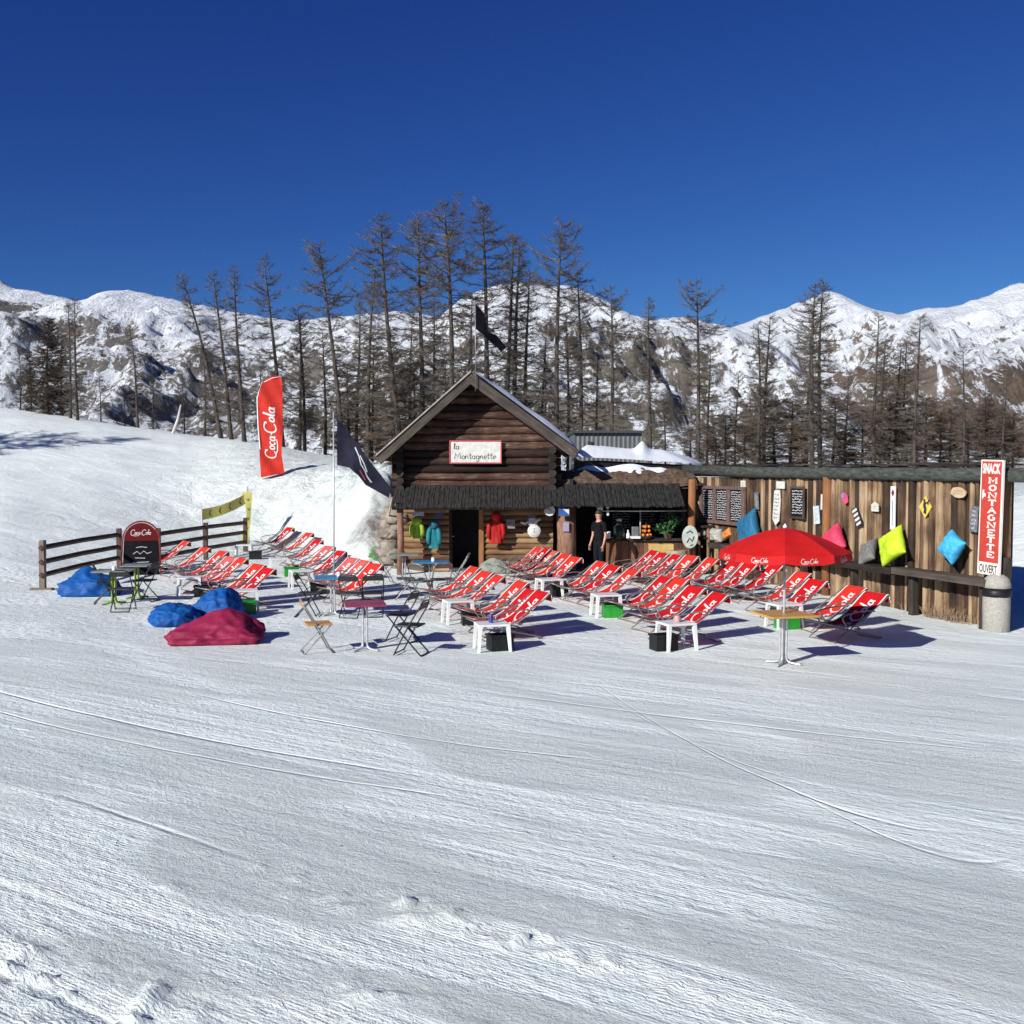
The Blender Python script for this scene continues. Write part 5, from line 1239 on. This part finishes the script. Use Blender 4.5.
rows = [
    (40, 'in the row by the rail fence', [(186, 542, 'b'), (206, 546, 'b'), (223, 552, 'b'), (232, 556, 'c'), (243, 558, 'b'), (259, 565, 'b'), (269, 568, 'a')]),
    (38, 'in the row below the snow bank', [(291, 528, 'a'), (309, 533, 'b'), (319, 539, 'a'), (330, 545, 'c'), (341, 551, 'a'), (354, 558, 'c'), (365, 560, 'c'), (377, 565, 'b')]),
    (24, 'in the row nearest the folding chairs', [(476, 566, 'b'), (488, 571, 'b'), (499, 576, 'b'), (523, 582, 'b'), (535, 588, 'a'), (543, 592, 'a')]),
    (24, 'in the row before the snowman', [(539, 548, 'b'), (547, 549, 'a'), (554, 550, 'c'), (566, 553, 'b'), (577, 556, 'b')]),
    (22, 'in the row behind the green-crate stool', [(602, 562, 'b'), (616, 565, 'a'), (633, 568, 'b')]),
    (20, 'in the front row of four', [(666, 576, 'a'), (682, 579, 'b'), (698, 586, 'a'), (719, 594, 'a')]),
    (20, 'in the row before the bar counter', [(654, 550, 'a'), (664, 552, 'a'), (677, 554, 'a'), (694, 557, 'b'), (713, 559, 'b')]),
    (20, 'in the row under the parasol', [(737, 560, 'a'), (752, 564, 'a'), (777, 565, 'a'), (803, 573, 'b'), (820, 578, 'a')]),
    (22, 'of the pair in parasol shade', [(855, 585, 'b'), (877, 592, 'a')])]
for yaw, nm, L_ in rows:
    for i, (px, py, k) in enumerate(L_): chair(px, py, yaw, k, f'{WORDS[k]}, {ORD[i]} from left {nm}')

# ------------------------------------------------------------------ white stools and crates
def stool_proto():
    r = empty('plastic_stool'); m_ = MB(); m_.box((0, 0, .405), (.50, .42, .035), bev=.012); m_.build('top', white_pl, r)
    for sx in (-1, 1):
        for sy in (-1, 1):
            q = MB(); a = (sx*.215, sy*.175, .39); b = (sx*.245, sy*.205, 0)
            q.add([(a[0]-.03, a[1]-.03, a[2]), (a[0]+.03, a[1]-.03, a[2]), (a[0]+.03, a[1]+.03, a[2]), (a[0]-.03, a[1]+.03, a[2]), (b[0]-.02, b[1]-.02, 0), (b[0]+.02, b[1]-.02, 0), (b[0]+.02, b[1]+.02, 0), (b[0]-.02, b[1]+.02, 0)], [(0, 1, 2, 3), (7, 6, 5, 4), (0, 4, 5, 1), (1, 5, 6, 2), (2, 6, 7, 3), (3, 7, 4, 0)]); q.build('leg', white_pl, r)
    return r
def crate_proto(mat, nm):
    r = empty(nm); m_ = MB(); w, d, h, t_ = .36, .27, .24, .012
    m_.box((0, 0, .008), (w-.02, d-.02, .016))
    for s in (-1, 1): m_.box((s*(w/2-t_/2), 0, h/2), (t_, d, h)); m_.box((0, s*(d/2-t_/2), h/2), (w-2*t_-.002, t_, h))
    m_.build('bin', mat, r)
    m_ = MB()
    for s in (-1, 1): m_.box((s*(w/2+.004), 0, h-.01), (.022, d+.03, .03)); m_.box((0, s*(d/2+.004), h-.011), (w-.02, .022, .028))
    m_.build('rim', mat, r); return r
stp = stool_proto(); cb = crate_proto(black_pl, 'black_crate'); cg = crate_proto(green_pl, 'green_crate')
uf = set()
def inst(p, loc, rz, label, cat, grp, sc=1):
    o = p if p.name not in uf else copy_tree(p); uf.add(p.name)
    o.location = loc; o.rotation_euler = (0, 0, rz); o.scale = (sc, sc, sc); return tag(o, label, cat, grp)
# (stool px,py of ground centre, crate px,py, colour, description)
ST = [(492, 650, 500, 649, 'k', 'frontmost of the middle row of deck chairs'), (458, 623, 472, 624, 'k', 'right of the two black folding chairs'), (549, 598, 559, 596, 'k', 'between the snowman wall row and the middle row'), (606, 616, 612, 616.5, 'g', 'in the centre of the terrace'),
      (676, 649, 663, 649, 'k', 'at the near end of the front row of four'), (784, 627, 786, 628, 'g', 'behind the yellow parasol table'), (244, 558, 256, 559, 'k', 'by the fence end under the yellow chevron banner'), (279, 574, 292, 576, 'g', 'between the two left rows of deck chairs'),
      (301, 588, 319, 593, 'k', 'left of the blue table with the flagpole'), (190, 596, 204, 596, 'k', 'in front of the fence row of deck chairs'), (245, 611, 247, 613, 'g', 'behind the maroon bean bag')]
for i, (a, b, c, d, k, desc) in enumerate(ST):
    inst(stp, G(a, b), R(random.uniform(8, 24)), f'low white plastic stool {desc}', 'stool', 'white plastic stools among the deck chairs')
    inst(cb if k == 'k' else cg, G(c, d)-Vector((0, .06, 0)), R(random.uniform(5, 20)), f'{"black" if k == "k" else "green"} plastic crate by the stool {desc}', 'crate', 'plastic crates under the white stools')
def can(p, mat, label, h=.12, r_=.033, name='drink_can', cat='can'):
    m_ = MB(); m_.lathe([(r_*.8, 0), (r_, .008), (r_, h-.012), (r_*.8, h), (0, h-.003)], 14); o = m_.build(name, mat, smooth='auto'); o.location = p; tag(o, label, cat)
p = G(491, 650); can((p.x, p.y, .423), M('blue_can', (.03, .06, .3), rough=.3), 'small blue can on the frontmost middle stool', .13, .035)
p = G(677, 649); can((p.x, p.y, .423), M('pink_cup', (.6, .3, .3), rough=.4), 'small pinkish cup on the stool at the front row of four', .1, .05, 'cup', 'cup')

# ------------------------------------------------------------------ pedestal tables
def table(px, py, w, d, topm, label, rz=0, legm=None, h=.73, four=True, name='cafe_table'):
    t = empty(name, G(px, py), R(rz), label, 'table'); legm = legm or steel_light
    m_ = MB(); m_.box((0, 0, h-.012), (w, d, .03), bev=.008); m_.build('tabletop', topm, t)
    m_ = MB()
    for a in range(4):
        q = PI/4+a*PI/2; c, s = math.cos(q), math.sin(q)
        m_.tube(smooth_poly([(c*.045, s*.045, h-.03), (c*.045, s*.045, .3), (c*.045, s*.045, .12), (c*.09, s*.09, .035), (c*.27, s*.27, .015)], 4), .017, 7)
    m_.build('pedestal', legm, t, smooth=True)
    return t
blue_top = M('blue_tabletop', (.04, .20, .40), (.03, .16, .33), .35); pink_top = M('plum_tabletop', (.30, .03, .085), (.22, .025, .06), .35); yel_top = M('ochre_tabletop', (.50, .30, .07), (.42, .24, .06), .4); grey_top = M('grey_green_top', (.24, .26, .24), (.16, .18, .16), .4)
table(333, 615, .68, .68, blue_top, 'blue square café table with the flagpole through it', 10)
table(365, 650, .62, .62, pink_top, 'plum red square café table near the black folding chairs', 12)
table(783, 664, .70, .70, yel_top, 'ochre yellow café table under the red parasol', 14)
table(431, 594, .80, .62, blue_top, 'blue café table in front of the cabin door', 4)
table(404, 584, .7, .6, grey_top, 'grey café table against the stone corner of the cabin', 5)
lime = M('lime_green_legs', (.25, .38, .04), (.2, .3, .03), .4)
table(114, 604, .72, .62, grey_top, 'grey table with lime green legs, nearest the blue bean bag at the fence', 6, lime, .70)
table(137, 598, .56, .56, grey_top, 'small grey table with lime legs before the arched menu board', 8, lime, .72)
for (px, py, mt, lb) in ((337, 614, white_pl, 'small white cup on the blue flagpole table'), (431, 594, white_pl, 'small white cup on the blue table by the cabin door'), (114, 604, white_pl, 'small white cup on the grey lime-legged table')):
    p = G(px, py); can((p.x+.06, p.y-.12, .734 if px != 114 else .704), mt, lb, .09, .04, 'cup', 'cup')

# ------------------------------------------------------------------ folding chairs
def folding_proto(frame, seatm):
    r = empty('folding_chair'); rt = .0115; w = .20
    # faces +x : back at -x
    m_ = MB(); m_.tube(smooth_poly([(.20, -w, .01), (-.02, -w, .42), (-.20, -w+.01, .72), (-.235, -w+.06, .80), (-.245, 0, .82), (-.235, w-.06, .80), (-.20, w-.01, .72), (-.02, w, .42), (.20, w, .01)], 4), rt, 7); m_.tube([(.19, -w, .03), (.19, w, .03)], rt*.9, 6); m_.build('back_frame', frame, r, smooth=True)
    m_ = MB(); w2 = w-.025; m_.tube(smooth_poly([(.18, -w2, .43), (-.02, -w2, .22), (-.20, -w2, .03), (-.22, -w2+.04, .012), (-.22, w2-.04, .012), (-.20, w2, .03), (-.02, w2, .22), (.18, w2, .43)], 4), rt, 7); m_.build('rear_legs', frame, r, smooth=True)
    m_ = MB(); m_.box((.02, 0, .44), (.38, .36, .028), bev=.011); m_.build('seat', seatm, r)
    m_ = MB(); m_.box((-.215, 0, .74), (.014, .36, .10), (0, -.35, 0), bev=.005); m_.build('backrest', seatm, r); return r
blackseat = M('black_seat', (.018, .018, .02), rough=.5)
fk_ = folding_proto(steel_dark, blackseat); fs_ = folding_proto(steel, M('grey_seat', (.10, .10, .095), rough=.5)); fo_ = folding_proto(steel, M('honey_wood_seat', (.55, .27, .07), (.45, .2, .05), .5))
FG = 'folding chairs around the café tables'
for (p_, px, py, rz, lb) in ((fk_, 411, 654, 165, 'black folding chair nearest the viewer, right of the plum table'), (fk_, 402, 641, 160, 'black folding chair just behind the nearest one, right of the plum table'), (fo_, 317, 652, 20, 'folding chair with honey-coloured wooden seat left of the plum table'),
                         (fk_, 308, 616, 0, 'black folding chair left of the blue flagpole table'), (fk_, 352, 617, 80, 'black folding chair between the blue and the plum tables'), (fk_, 373, 616, 100, 'black folding chair right of the blue flagpole table'), (fs_, 405, 599, 10, 'grey folding chair left of the blue table by the door'),
                         (fs_, 421, 602, 60, 'grey folding chair in front of the blue table by the door'), (fs_, 459, 588, 175, 'grey folding chair right of the blue table by the door'), (fs_, 384, 583, 20, 'grey folding chair beside the leaning stick'), (fs_, 441, 600, 110, 'grey folding chair at the right front of the door table'),
                         (fk_, 123, 611, 95, 'black folding chair seen from behind at the grey lime-legged table'), (fk_, 106, 603, 20, 'black folding chair between the blue bean bag and the grey table'), (fk_, 146, 601, 170, 'black folding chair right of the small lime-legged table')):
    inst(p_, G(px, py), R(rz), lb, 'folding chair', FG)

# ------------------------------------------------------------------ parasol
pb = G(783.5, 664)
t = empty('parasol', pb, 0, 'red parasol with white script lettering standing through the yellow table', 'parasol')
m_ = MB(); m_.tube([(0, 0, 0), (0, 0, 1.97)], .019, 10); m_.build('pole', steel_light, t, smooth=True)
m_ = MB(); m_.lathe([(.03, 1.95), (.03, 1.975), (.012, 2.0), (0, 2.015)], 10); m_.build('finial', white_pl, t, smooth=True)
RR = .905; ztop_, zrim = 1.95, 1.62; nS = 8
fac = math.atan2(-pb.y, -pb.x)
def rimp(k): a = fac+2*PI*k/nS; return Vector((math.cos(a), math.sin(a), 0))
redc = red_f('parasol_red', (.52, .012, .012)); m_ = MB(); v_ = MB()
for k in range(nS):
    A_, B_ = rimp(k), rimp(k+1)
    def f(a, b, A_=A_, B_=B_):
        d = A_.lerp(B_, b); z = ztop_-(ztop_-zrim)*(a**1.55); sag = -.02*math.sin(PI*b)*a
        return (d.x*RR*a, d.y*RR*a, z+sag)
    m_.grid(f, 8, 8); 
    def g_(a, b, A_=A_, B_=B_):
        d = A_.lerp(B_, a); z = zrim-.02*math.sin(PI*a); return (d.x*RR*(1+.02*b), d.y*RR*(1+.02*b), z-b*.115+.02*abs(2*a-1)**6*b)
    v_.grid(g_, 8, 2)
    W0 = script_word()
    out = ((A_+B_)/2).normalized(); ctr = (A_+B_)/2
    side = (B_-A_).normalized()
    def fm_(a, b, A_=A_, B_=B_):
        s = .5+(a-6.6)*.0275; bb = .80-(b+.5)*.215
        q = Vector(g_(s, bb, A_, B_)) ; return q+((A_+B_)/2).normalized()*.006
    stroke_mesh(v_, W0, .40, fm_, 1, .45, 1)
m_.build('canopy', redc, t, smooth=False, fix=False, solid=.003)
v_.build('valance', [redc, white_paint], t, fix=False)
for k in range(nS):
    q = MB(); d = rimp(k); q.tube([(0, 0, ztop_-.04), (d.x*RR*.5, d.y*RR*.5, ztop_-(ztop_-zrim)*.34-.02), (d.x*RR, d.y*RR, zrim-.01)], .006, 5); q.build('rib', steel, t)

# ------------------------------------------------------------------ feather banner
fbp = AY(272, 477, 41.0); zt_ = terr(fbp.x, 41.0)
t = empty('feather_banner', (fbp.x, 41.0, zt_), 0, 'tall red feather banner with white script lettering on the snow slope', 'banner')
def fl(px, py): q = AY(px, py, 41.0); return (q.x-fbp.x, q.z-zt_)
b0 = fl(262, 477)[1]
top_e = [fl(281.5, 377), fl(282.5, 400), fl(283, 430), fl(281.5, 455), fl(284.5, 473)]; bot_e = [fl(262, 383), fl(257.5, 398), fl(258, 430), fl(260, 455), fl(261, 477.5)]
def bf_(a, b):
    def ip(pl, a):
        k = a*(len(pl)-1); i = min(len(pl)-2, int(k)); f = k-i; return (pl[i][0]*(1-f)+pl[i+1][0]*f, pl[i][1]*(1-f)+pl[i+1][1]*f)
    p = ip(top_e, a); q = ip(bot_e, a); x = p[0]*(1-b)+q[0]*b; z = p[1]*(1-b)+q[1]*b
    z += -.0+(.16*math.sin(PI*b)*max(0, 1-a*6)); return (x, .05*math.sin(a*8+b*4)+.03*math.sin(a*19+b*9), z)
m_ = MB(); m_.grid(bf_, 30, 10)
def bmap(a, b):
    # text reads upwards; a along, b across towards the left
    u_ = .80-a/13.0*.50; v__ = .20+(b+.6)/3.2*.62
    x, y, z = bf_(u_, v__); return (x, y-.012, z)
stroke_mesh(m_, script_word(), .42, bmap, 1, .45, 2)
m_.build('cloth', [red_f('banner_red', (.50, .03, .02)), white_paint], t, smooth=False, fix=False)
m_ = MB(); e = [fl(261.5, 480), fl(260.5, 455), fl(258, 425), fl(257, 398), fl(262, 383), fl(272, 378), fl(281.5, 376.5)]
m_.tube([(x, .02, z) for x, z in [(e[0][0], -.3)]+e], [.025]*6+[.015, .012], 7); m_.build('pole', white_pl, t, smooth=True)

# ------------------------------------------------------------------ flagpole with dark flag
fq = G(334, 612)
t = empty('flagpole', fq, 0, 'slim white flagpole with a drooping dark flag rising from the blue table', 'flagpole')
hp = AY(336, 412, fq.y).z
m_ = MB(); m_.tube([(0, 0, 0), (.02, 0, hp)], [.017, .014], 8); m_.build('pole', steel_light, t, smooth=True)
def fd(px, py): q = AY(px, py, fq.y); return (q.x-fq.x, q.z)
m_, ff = poly_cloth([fd(337, 418), fd(345, 428), fd(360, 447), fd(372, 463), fd(390, 487)], [fd(337, 465), fd(350, 468), fd(358, 475), fd(365, 485), fd(389, 498)], 28, .07, 0)
def fmark(a, b): x, y, z = ff(.42+a*.42, b); return (x, y-.008, z)
stroke_mesh(m_, [[(0, .2), (.2, .32), (.35, .5), (.6, .55), (.9, .75)], [(.25, .25), (.5, .35), (.7, .5)]], .1, fmark, 1, .6); stroke_mesh(m_, [[(.3, .75), (.5, .8), (.7, .85)]], .1, fmark, 2, .6)
m_.build('cloth', [M('charcoal_flag', (.022, .022, .038), (.012, .012, .022), .9, spec=.1), M('flag_white_mark', (.5, .5, .52)), M('flag_pink_mark', (.4, .06, .12))], t, smooth=False, fix=False)

# ------------------------------------------------------------------ rail fences
fence_w = wood('fence_wood', [(.2, (.03, .021, .015)), (.55, (.075, .052, .037)), (.9, (.18, .13, .09))], (1, 1, 1), 3)
post_grey = wood('pale_fence_post', [(.2, (.10, .075, .055)), (.6, (.2, .155, .12)), (.95, (.34, .28, .22))], (8, 8, 1), 2)  # paler wood tone, used for one post of the left fence
def fence(a, b, hs, posts, label, hp=1.14):
    t = empty('rail_fence', a, 0, label, 'fence'); d = b-a
    for h in hs:
        m_ = MB(); m_.tube([Vector((0, -.04, h)), d*.5+Vector((0, -.04, h+.02)), d+Vector((0, -.04, h))], .062, 4); m_.build('rail', fence_w, t)
    for f, mt in posts:
        m_ = MB(); p = d*f; m_.box((p.x, p.y+.05, hp/2-.08), (.12, .11, hp+.16), jit=.008)
        if f == 0: m_.box((p.x, p.y, .02), (.5, .16, .05))
        m_.build('post', mt, t)
fa = G(42, 590); fb_ = G(119, 570)
fence(fa, fb_, (.34, .64, .97), ((0, post_grey), (1, fence_w)), 'left wooden rail fence beside the blue bean bag')
fc = G(158, 569.5); fd_ = G(245, 552)
fd_.z = 0
fence(fc, fd_, (.34, .66, .98), ((0, fence_w), (.5, fence_w), (1, fence_w)), 'right wooden rail fence behind the arched menu board')

# ------------------------------------------------------------------ arched menu board
ab = G(141, 575)
t = empty('pavement_board', ab, R(12), 'arched red topped black menu board standing between the rail fences', 'menu board')
bw2 = .50; bh2 = 1.42
def arch(w, h, n=14): return [(-w, 0), (w, 0), (w*.93, h-w)]+[(w*.93*math.cos(PI*i/n), h-w+w*math.sin(PI*i/n)*.98) for i in range(1, n)]+[(-w*.93, h-w)]
Mt = Matrix.Rotation(R(-8), 4, 'X')
m_ = MB(); m_.prism(arch(bw2-.04, bh2-.04), -.012, .012, 0, Mt); 
tp = [(x, z) for x, z in arch(bw2-.04, bh2-.04) if z > bh2-bw2-.05]; m_.add([Mt @ Vector((x, -.016, z)) for x, z in [(bw2*.84, bh2-bw2-.02)]+tp[1:-1]+[(-bw2*.84, bh2-bw2-.02)]], [tuple(range(len(tp)))], 1)
stroke_mesh(m_, script_word(), .4, lambda a, b: Mt @ Vector((-.27+a*.041, -.02, bh2-.36+b*.055)), 2, .5, 1)
stroke_mesh(m_, [[(-.2, .55), (-.1, .62), (-.02, .55), (.07, .63), (.15, .56), (.26, .6)], [(-.12, .72), (.0, .74), (.15, .72)], [(-.15, .45), (.1, .44)], [(-.2, .33), (.2, .34)]], .02, lambda a, b: Mt @ Vector((a, -.016, b)), 3, .8, 1)
m_.build('panel', [slate_m, red_f('dark_red_panel', (.12, .006, .009)), white_paint, chalk], t, fix=False)
m_ = MB(); rim = arch(bw2, bh2); m_.tube([Mt @ Vector((x, 0, z)) for x, z in rim[1:]+rim[:1]], .022, 7); m_.build('tube_frame', M('red_tube', (.25, .015, .015), rough=.4), t, smooth=True)
m_ = MB(); m_.tube([(-.4, .12, bh2-.5), (-.44, .55, 0)], .018, 6); m_.tube([(.4, .12, bh2-.5), (.44, .55, 0)], .018, 6); m_.build('rear_strut', steel_dark, t, smooth=True)

# ------------------------------------------------------------------ yellow chevron banner
yb = M('yellow_mesh_banner', (.42, .38, .10), (.36, .32, .08), .8)
q0 = G(203, 556); q1 = G(249, 552)
q1 = Vector((AY(249, 552, 35.5).x, 35.5, 0)); q0 = Vector((AY(203, 552, 34.5).x, 34.5, 0))
t = empty('chevron_banner', q0, 0, 'yellow banner strip with black chevrons folded down behind the fence', 'banner')
z00, z01 = AY(203, 509, 34.5).z, AY(203, 520, 34.5).z; z10, z11 = AY(249, 492, 35.5).z, AY(249, 502, 35.5).z
d = q1-q0
m_ = MB()
def yb_(a, b): p = d*a; zt = z00+(z10-z00)*a-.10*math.sin(PI*a); zb = z01+(z11-z01)*a-.10*math.sin(PI*a); return (p.x, p.y+.03*math.sin(a*9), zt+(zb-zt)*b)
m_.grid(yb_, 20, 3)
for k in range(4):
    a = .14+k*.22; stroke_mesh(m_, [[(a+.035, .2), (a, .5), (a+.035, .8)]], .022, lambda u_, v__: (yb_(u_, v__)[0], yb_(u_, v__)[1]-.01, yb_(u_, v__)[2]), 1, .9, 1)
m_.build('strip', [yb, ink], t, fix=False)
m_ = MB(); za, zb2 = z10, AY(246, 546, 35.2).z
def yd(a, b):
    x = -.02+.50*math.sin(PI*min(1, a*1.2))*.35*(1-b)+(b-.5)*.38*(1-a*.35)-.12*a; return (d.x+x, d.y-.05-.04*math.sin(a*6+b), za+(zb2-za)*a)
m_.grid(yd, 16, 4)
for k in range(5):
    a = .12+k*.18; stroke_mesh(m_, [[(a, .3), (a+.04, .5), (a, .7)]], .02, lambda u_, v__: (yd(u_, v__)[0], yd(u_, v__)[1]-.012, yd(u_, v__)[2]), 1, .9, 1)
m_.build('hanging_end', [yb, ink], t, fix=False)
m_ = MB(); m_.tube([(0, .03, 0), (-.04, .03, z00+.12)], .022, 7); m_.build('stake', M('grey_stake', (.5, .48, .46)), t, smooth=True)
m_ = MB(); m_.tube([(d.x, d.y+.03, 0), (d.x-.03, d.y+.03, z10+.2)], .022, 7); m_.build('stake', steel_light, t, smooth=True)

# ------------------------------------------------------------------ bean bags
def beanbag(px, py, w, d_, h, mat, label, rz=0, seed=1, peak=(.0, .0, .0), pinch=.5, pw=.38):
    """px,py ground centre of the front edge; a slumped sack with a gathered peak"""
    bm = bmesh.new(); bmesh.ops.create_icosphere(bm, subdivisions=5, radius=1); m_ = MB(); vs = []
    for v in bm.verts:
        c = v.co; a = math.atan2(c.y, c.x); hor = math.hypot(c.x, c.y)
        z = c.z
        sq = 1/(max(abs(math.cos(a)), abs(math.sin(a)))**pinch)
        x = c.x*sq; y = c.y*sq
        pk = math.exp(-(((x-peak[0])/pw)**2+((y-peak[1])/pw)**2))*peak[2] if z > 0 else 0
        zz = (max(z, -.25)+.25)/1.25
        zz = zz**.85+pk
        cr = abs(noise.noise(Vector((math.cos(a)*2.2, math.sin(a)*2.2, zz*1.2+seed*5))))*.14+.12*noise.noise(Vector((x*1.6+seed*3, y*1.6, z*1.6)))
        cr += .10*(1-abs(noise.noise(Vector((x*2.2+seed*2, y*2.6, z*2)))))**6
        cr += .06*abs(noise.noise(Vector((x*4+seed, y*4, z*3))))+.03*abs(noise.noise(Vector((x*11+seed, y*9, z*6))))
        pa = math.atan2(y-peak[1], x-peak[0]); pr_ = math.hypot(x-peak[0], y-peak[1])
        cr += .045*abs(math.sin(pa*4.5+seed+noise.noise(Vector((pr_*2, pa, seed)))*2))*math.exp(-(pr_-.35)**2/.15)-.02
        k = 1+cr*(1 if z > -.2 else .3)-.02
        vs.append(Vector((x*w/2*k, y*d_/2*k, zz*h*(1+cr*.6))))
    bm.verts.index_update(); m_.add(vs, [[v.index for v in f.verts] for f in bm.faces]); bm.free()
    o = m_.build('bean_bag', mat, smooth=True); p = G(px, py)
    o.location = p+Vector((0, d_*.42, 0)); o.rotation_euler = (0, 0, R(rz)); return tag(o, label, 'bean bag')
beanbag(83, 597, 1.25, .95, .42, fb_blue, 'royal blue bean bag slumped at the left rail fence', 5, 2, (-.1, .1, .42))
beanbag(168, 627, .84, .95, .34, fb_blue, 'long flat blue bean bag left of the maroon one', 20, 3, (.1, 0, .05), .3)
beanbag(214, 622, .80, .8, .50, fb_blue, 'blue bean bag with raised back behind the maroon one', -15, 4, (.3, .1, .18))
beanbag(210, 645, 1.36, .95, .28, fb_maroon, 'maroon bean bag with pointed corners nearest the viewer', 8, 6, (.15, .1, .75), 1.0, .62)
beanbag(373, 573, .85, .7, .5, fb_green, 'leaf green bean bag at the far end of the snow bank row', 0, 7, (.2, 0, .3))
beanbag(348, 568, .5, .5, .5, fb_green, 'small green bean bag half hidden behind the snow bank row', 0, 8, (0, 0, .3))
beanbag(496, 574, .85, .6, .32, fabric('sage_grey_fabric', (.26, .28, .24)), 'sage grey bean bag on the ground below the red coat', 0, 9, (-.2, 0, .2))

# ------------------------------------------------------------------ camera, sun, sky
cam = bpy.data.cameras.new('camera'); cam.lens = 36; cam.sensor_width = 36; cam.clip_end = 20000; cam.clip_start = .1
co = bpy.data.objects.new('camera', cam); COL.objects.link(co); co.location = (0, 0, CAMZ); co.rotation_euler = (R(90)-PITCH, 0, 0); S.camera = co
EL = R(26.5); az_ = math.atan2(-.68, -.73)
sun = bpy.data.lights.new('sun', 'SUN'); sun.energy = 4.7; sun.angle = R(.5); sun.color = (1, .98, .93)
so_ = bpy.data.objects.new('sun', sun); COL.objects.link(so_)
dirv = Vector((math.sin(az_)*math.cos(EL), math.cos(az_)*math.cos(EL), math.sin(EL)))
so_.rotation_euler = dirv.to_track_quat('Z', 'Y').to_euler()
w = bpy.data.worlds.new('World'); S.world = w; w.use_nodes = True; nt = w.node_tree
sky = nt.nodes.new('ShaderNodeTexSky'); sky.sky_type = 'NISHITA'; sky.sun_disc = False; sky.sun_elevation = EL; sky.sun_rotation = az_ % (2*PI); sky.altitude = 2200; sky.air_density = 1.0; sky.dust_density = .1; sky.ozone_density = 2.5
sc_n = nt.nodes.new('ShaderNodeSeparateColor'); cc_n = nt.nodes.new('ShaderNodeCombineColor'); nt.links.new(sky.outputs[0], sc_n.inputs[0])
# high, dry mountain air: deepen the blue of the clear sky channel by channel
for i, (pw, kk) in enumerate(((1.50, .46), (1.42, .635), (1.0, .71))):
    q_ = math_(nt, 'MULTIPLY', sc_n.outputs[i], .08); q_ = math_(nt, 'POWER', q_, pw); q_ = math_(nt, 'MULTIPLY', q_, kk/.08); nt.links.new(q_, cc_n.inputs[i])
nt.links.new(cc_n.outputs[0], nt.nodes['Background'].inputs[0]); nt.nodes['Background'].inputs[1].default_value = .08
S.view_settings.view_transform = 'Standard'; S.view_settings.look = 'None'; S.view_settings.exposure = .38; S.view_settings.gamma = 1
S.render.engine = 'CYCLES'; S.cycles.max_bounces = 6
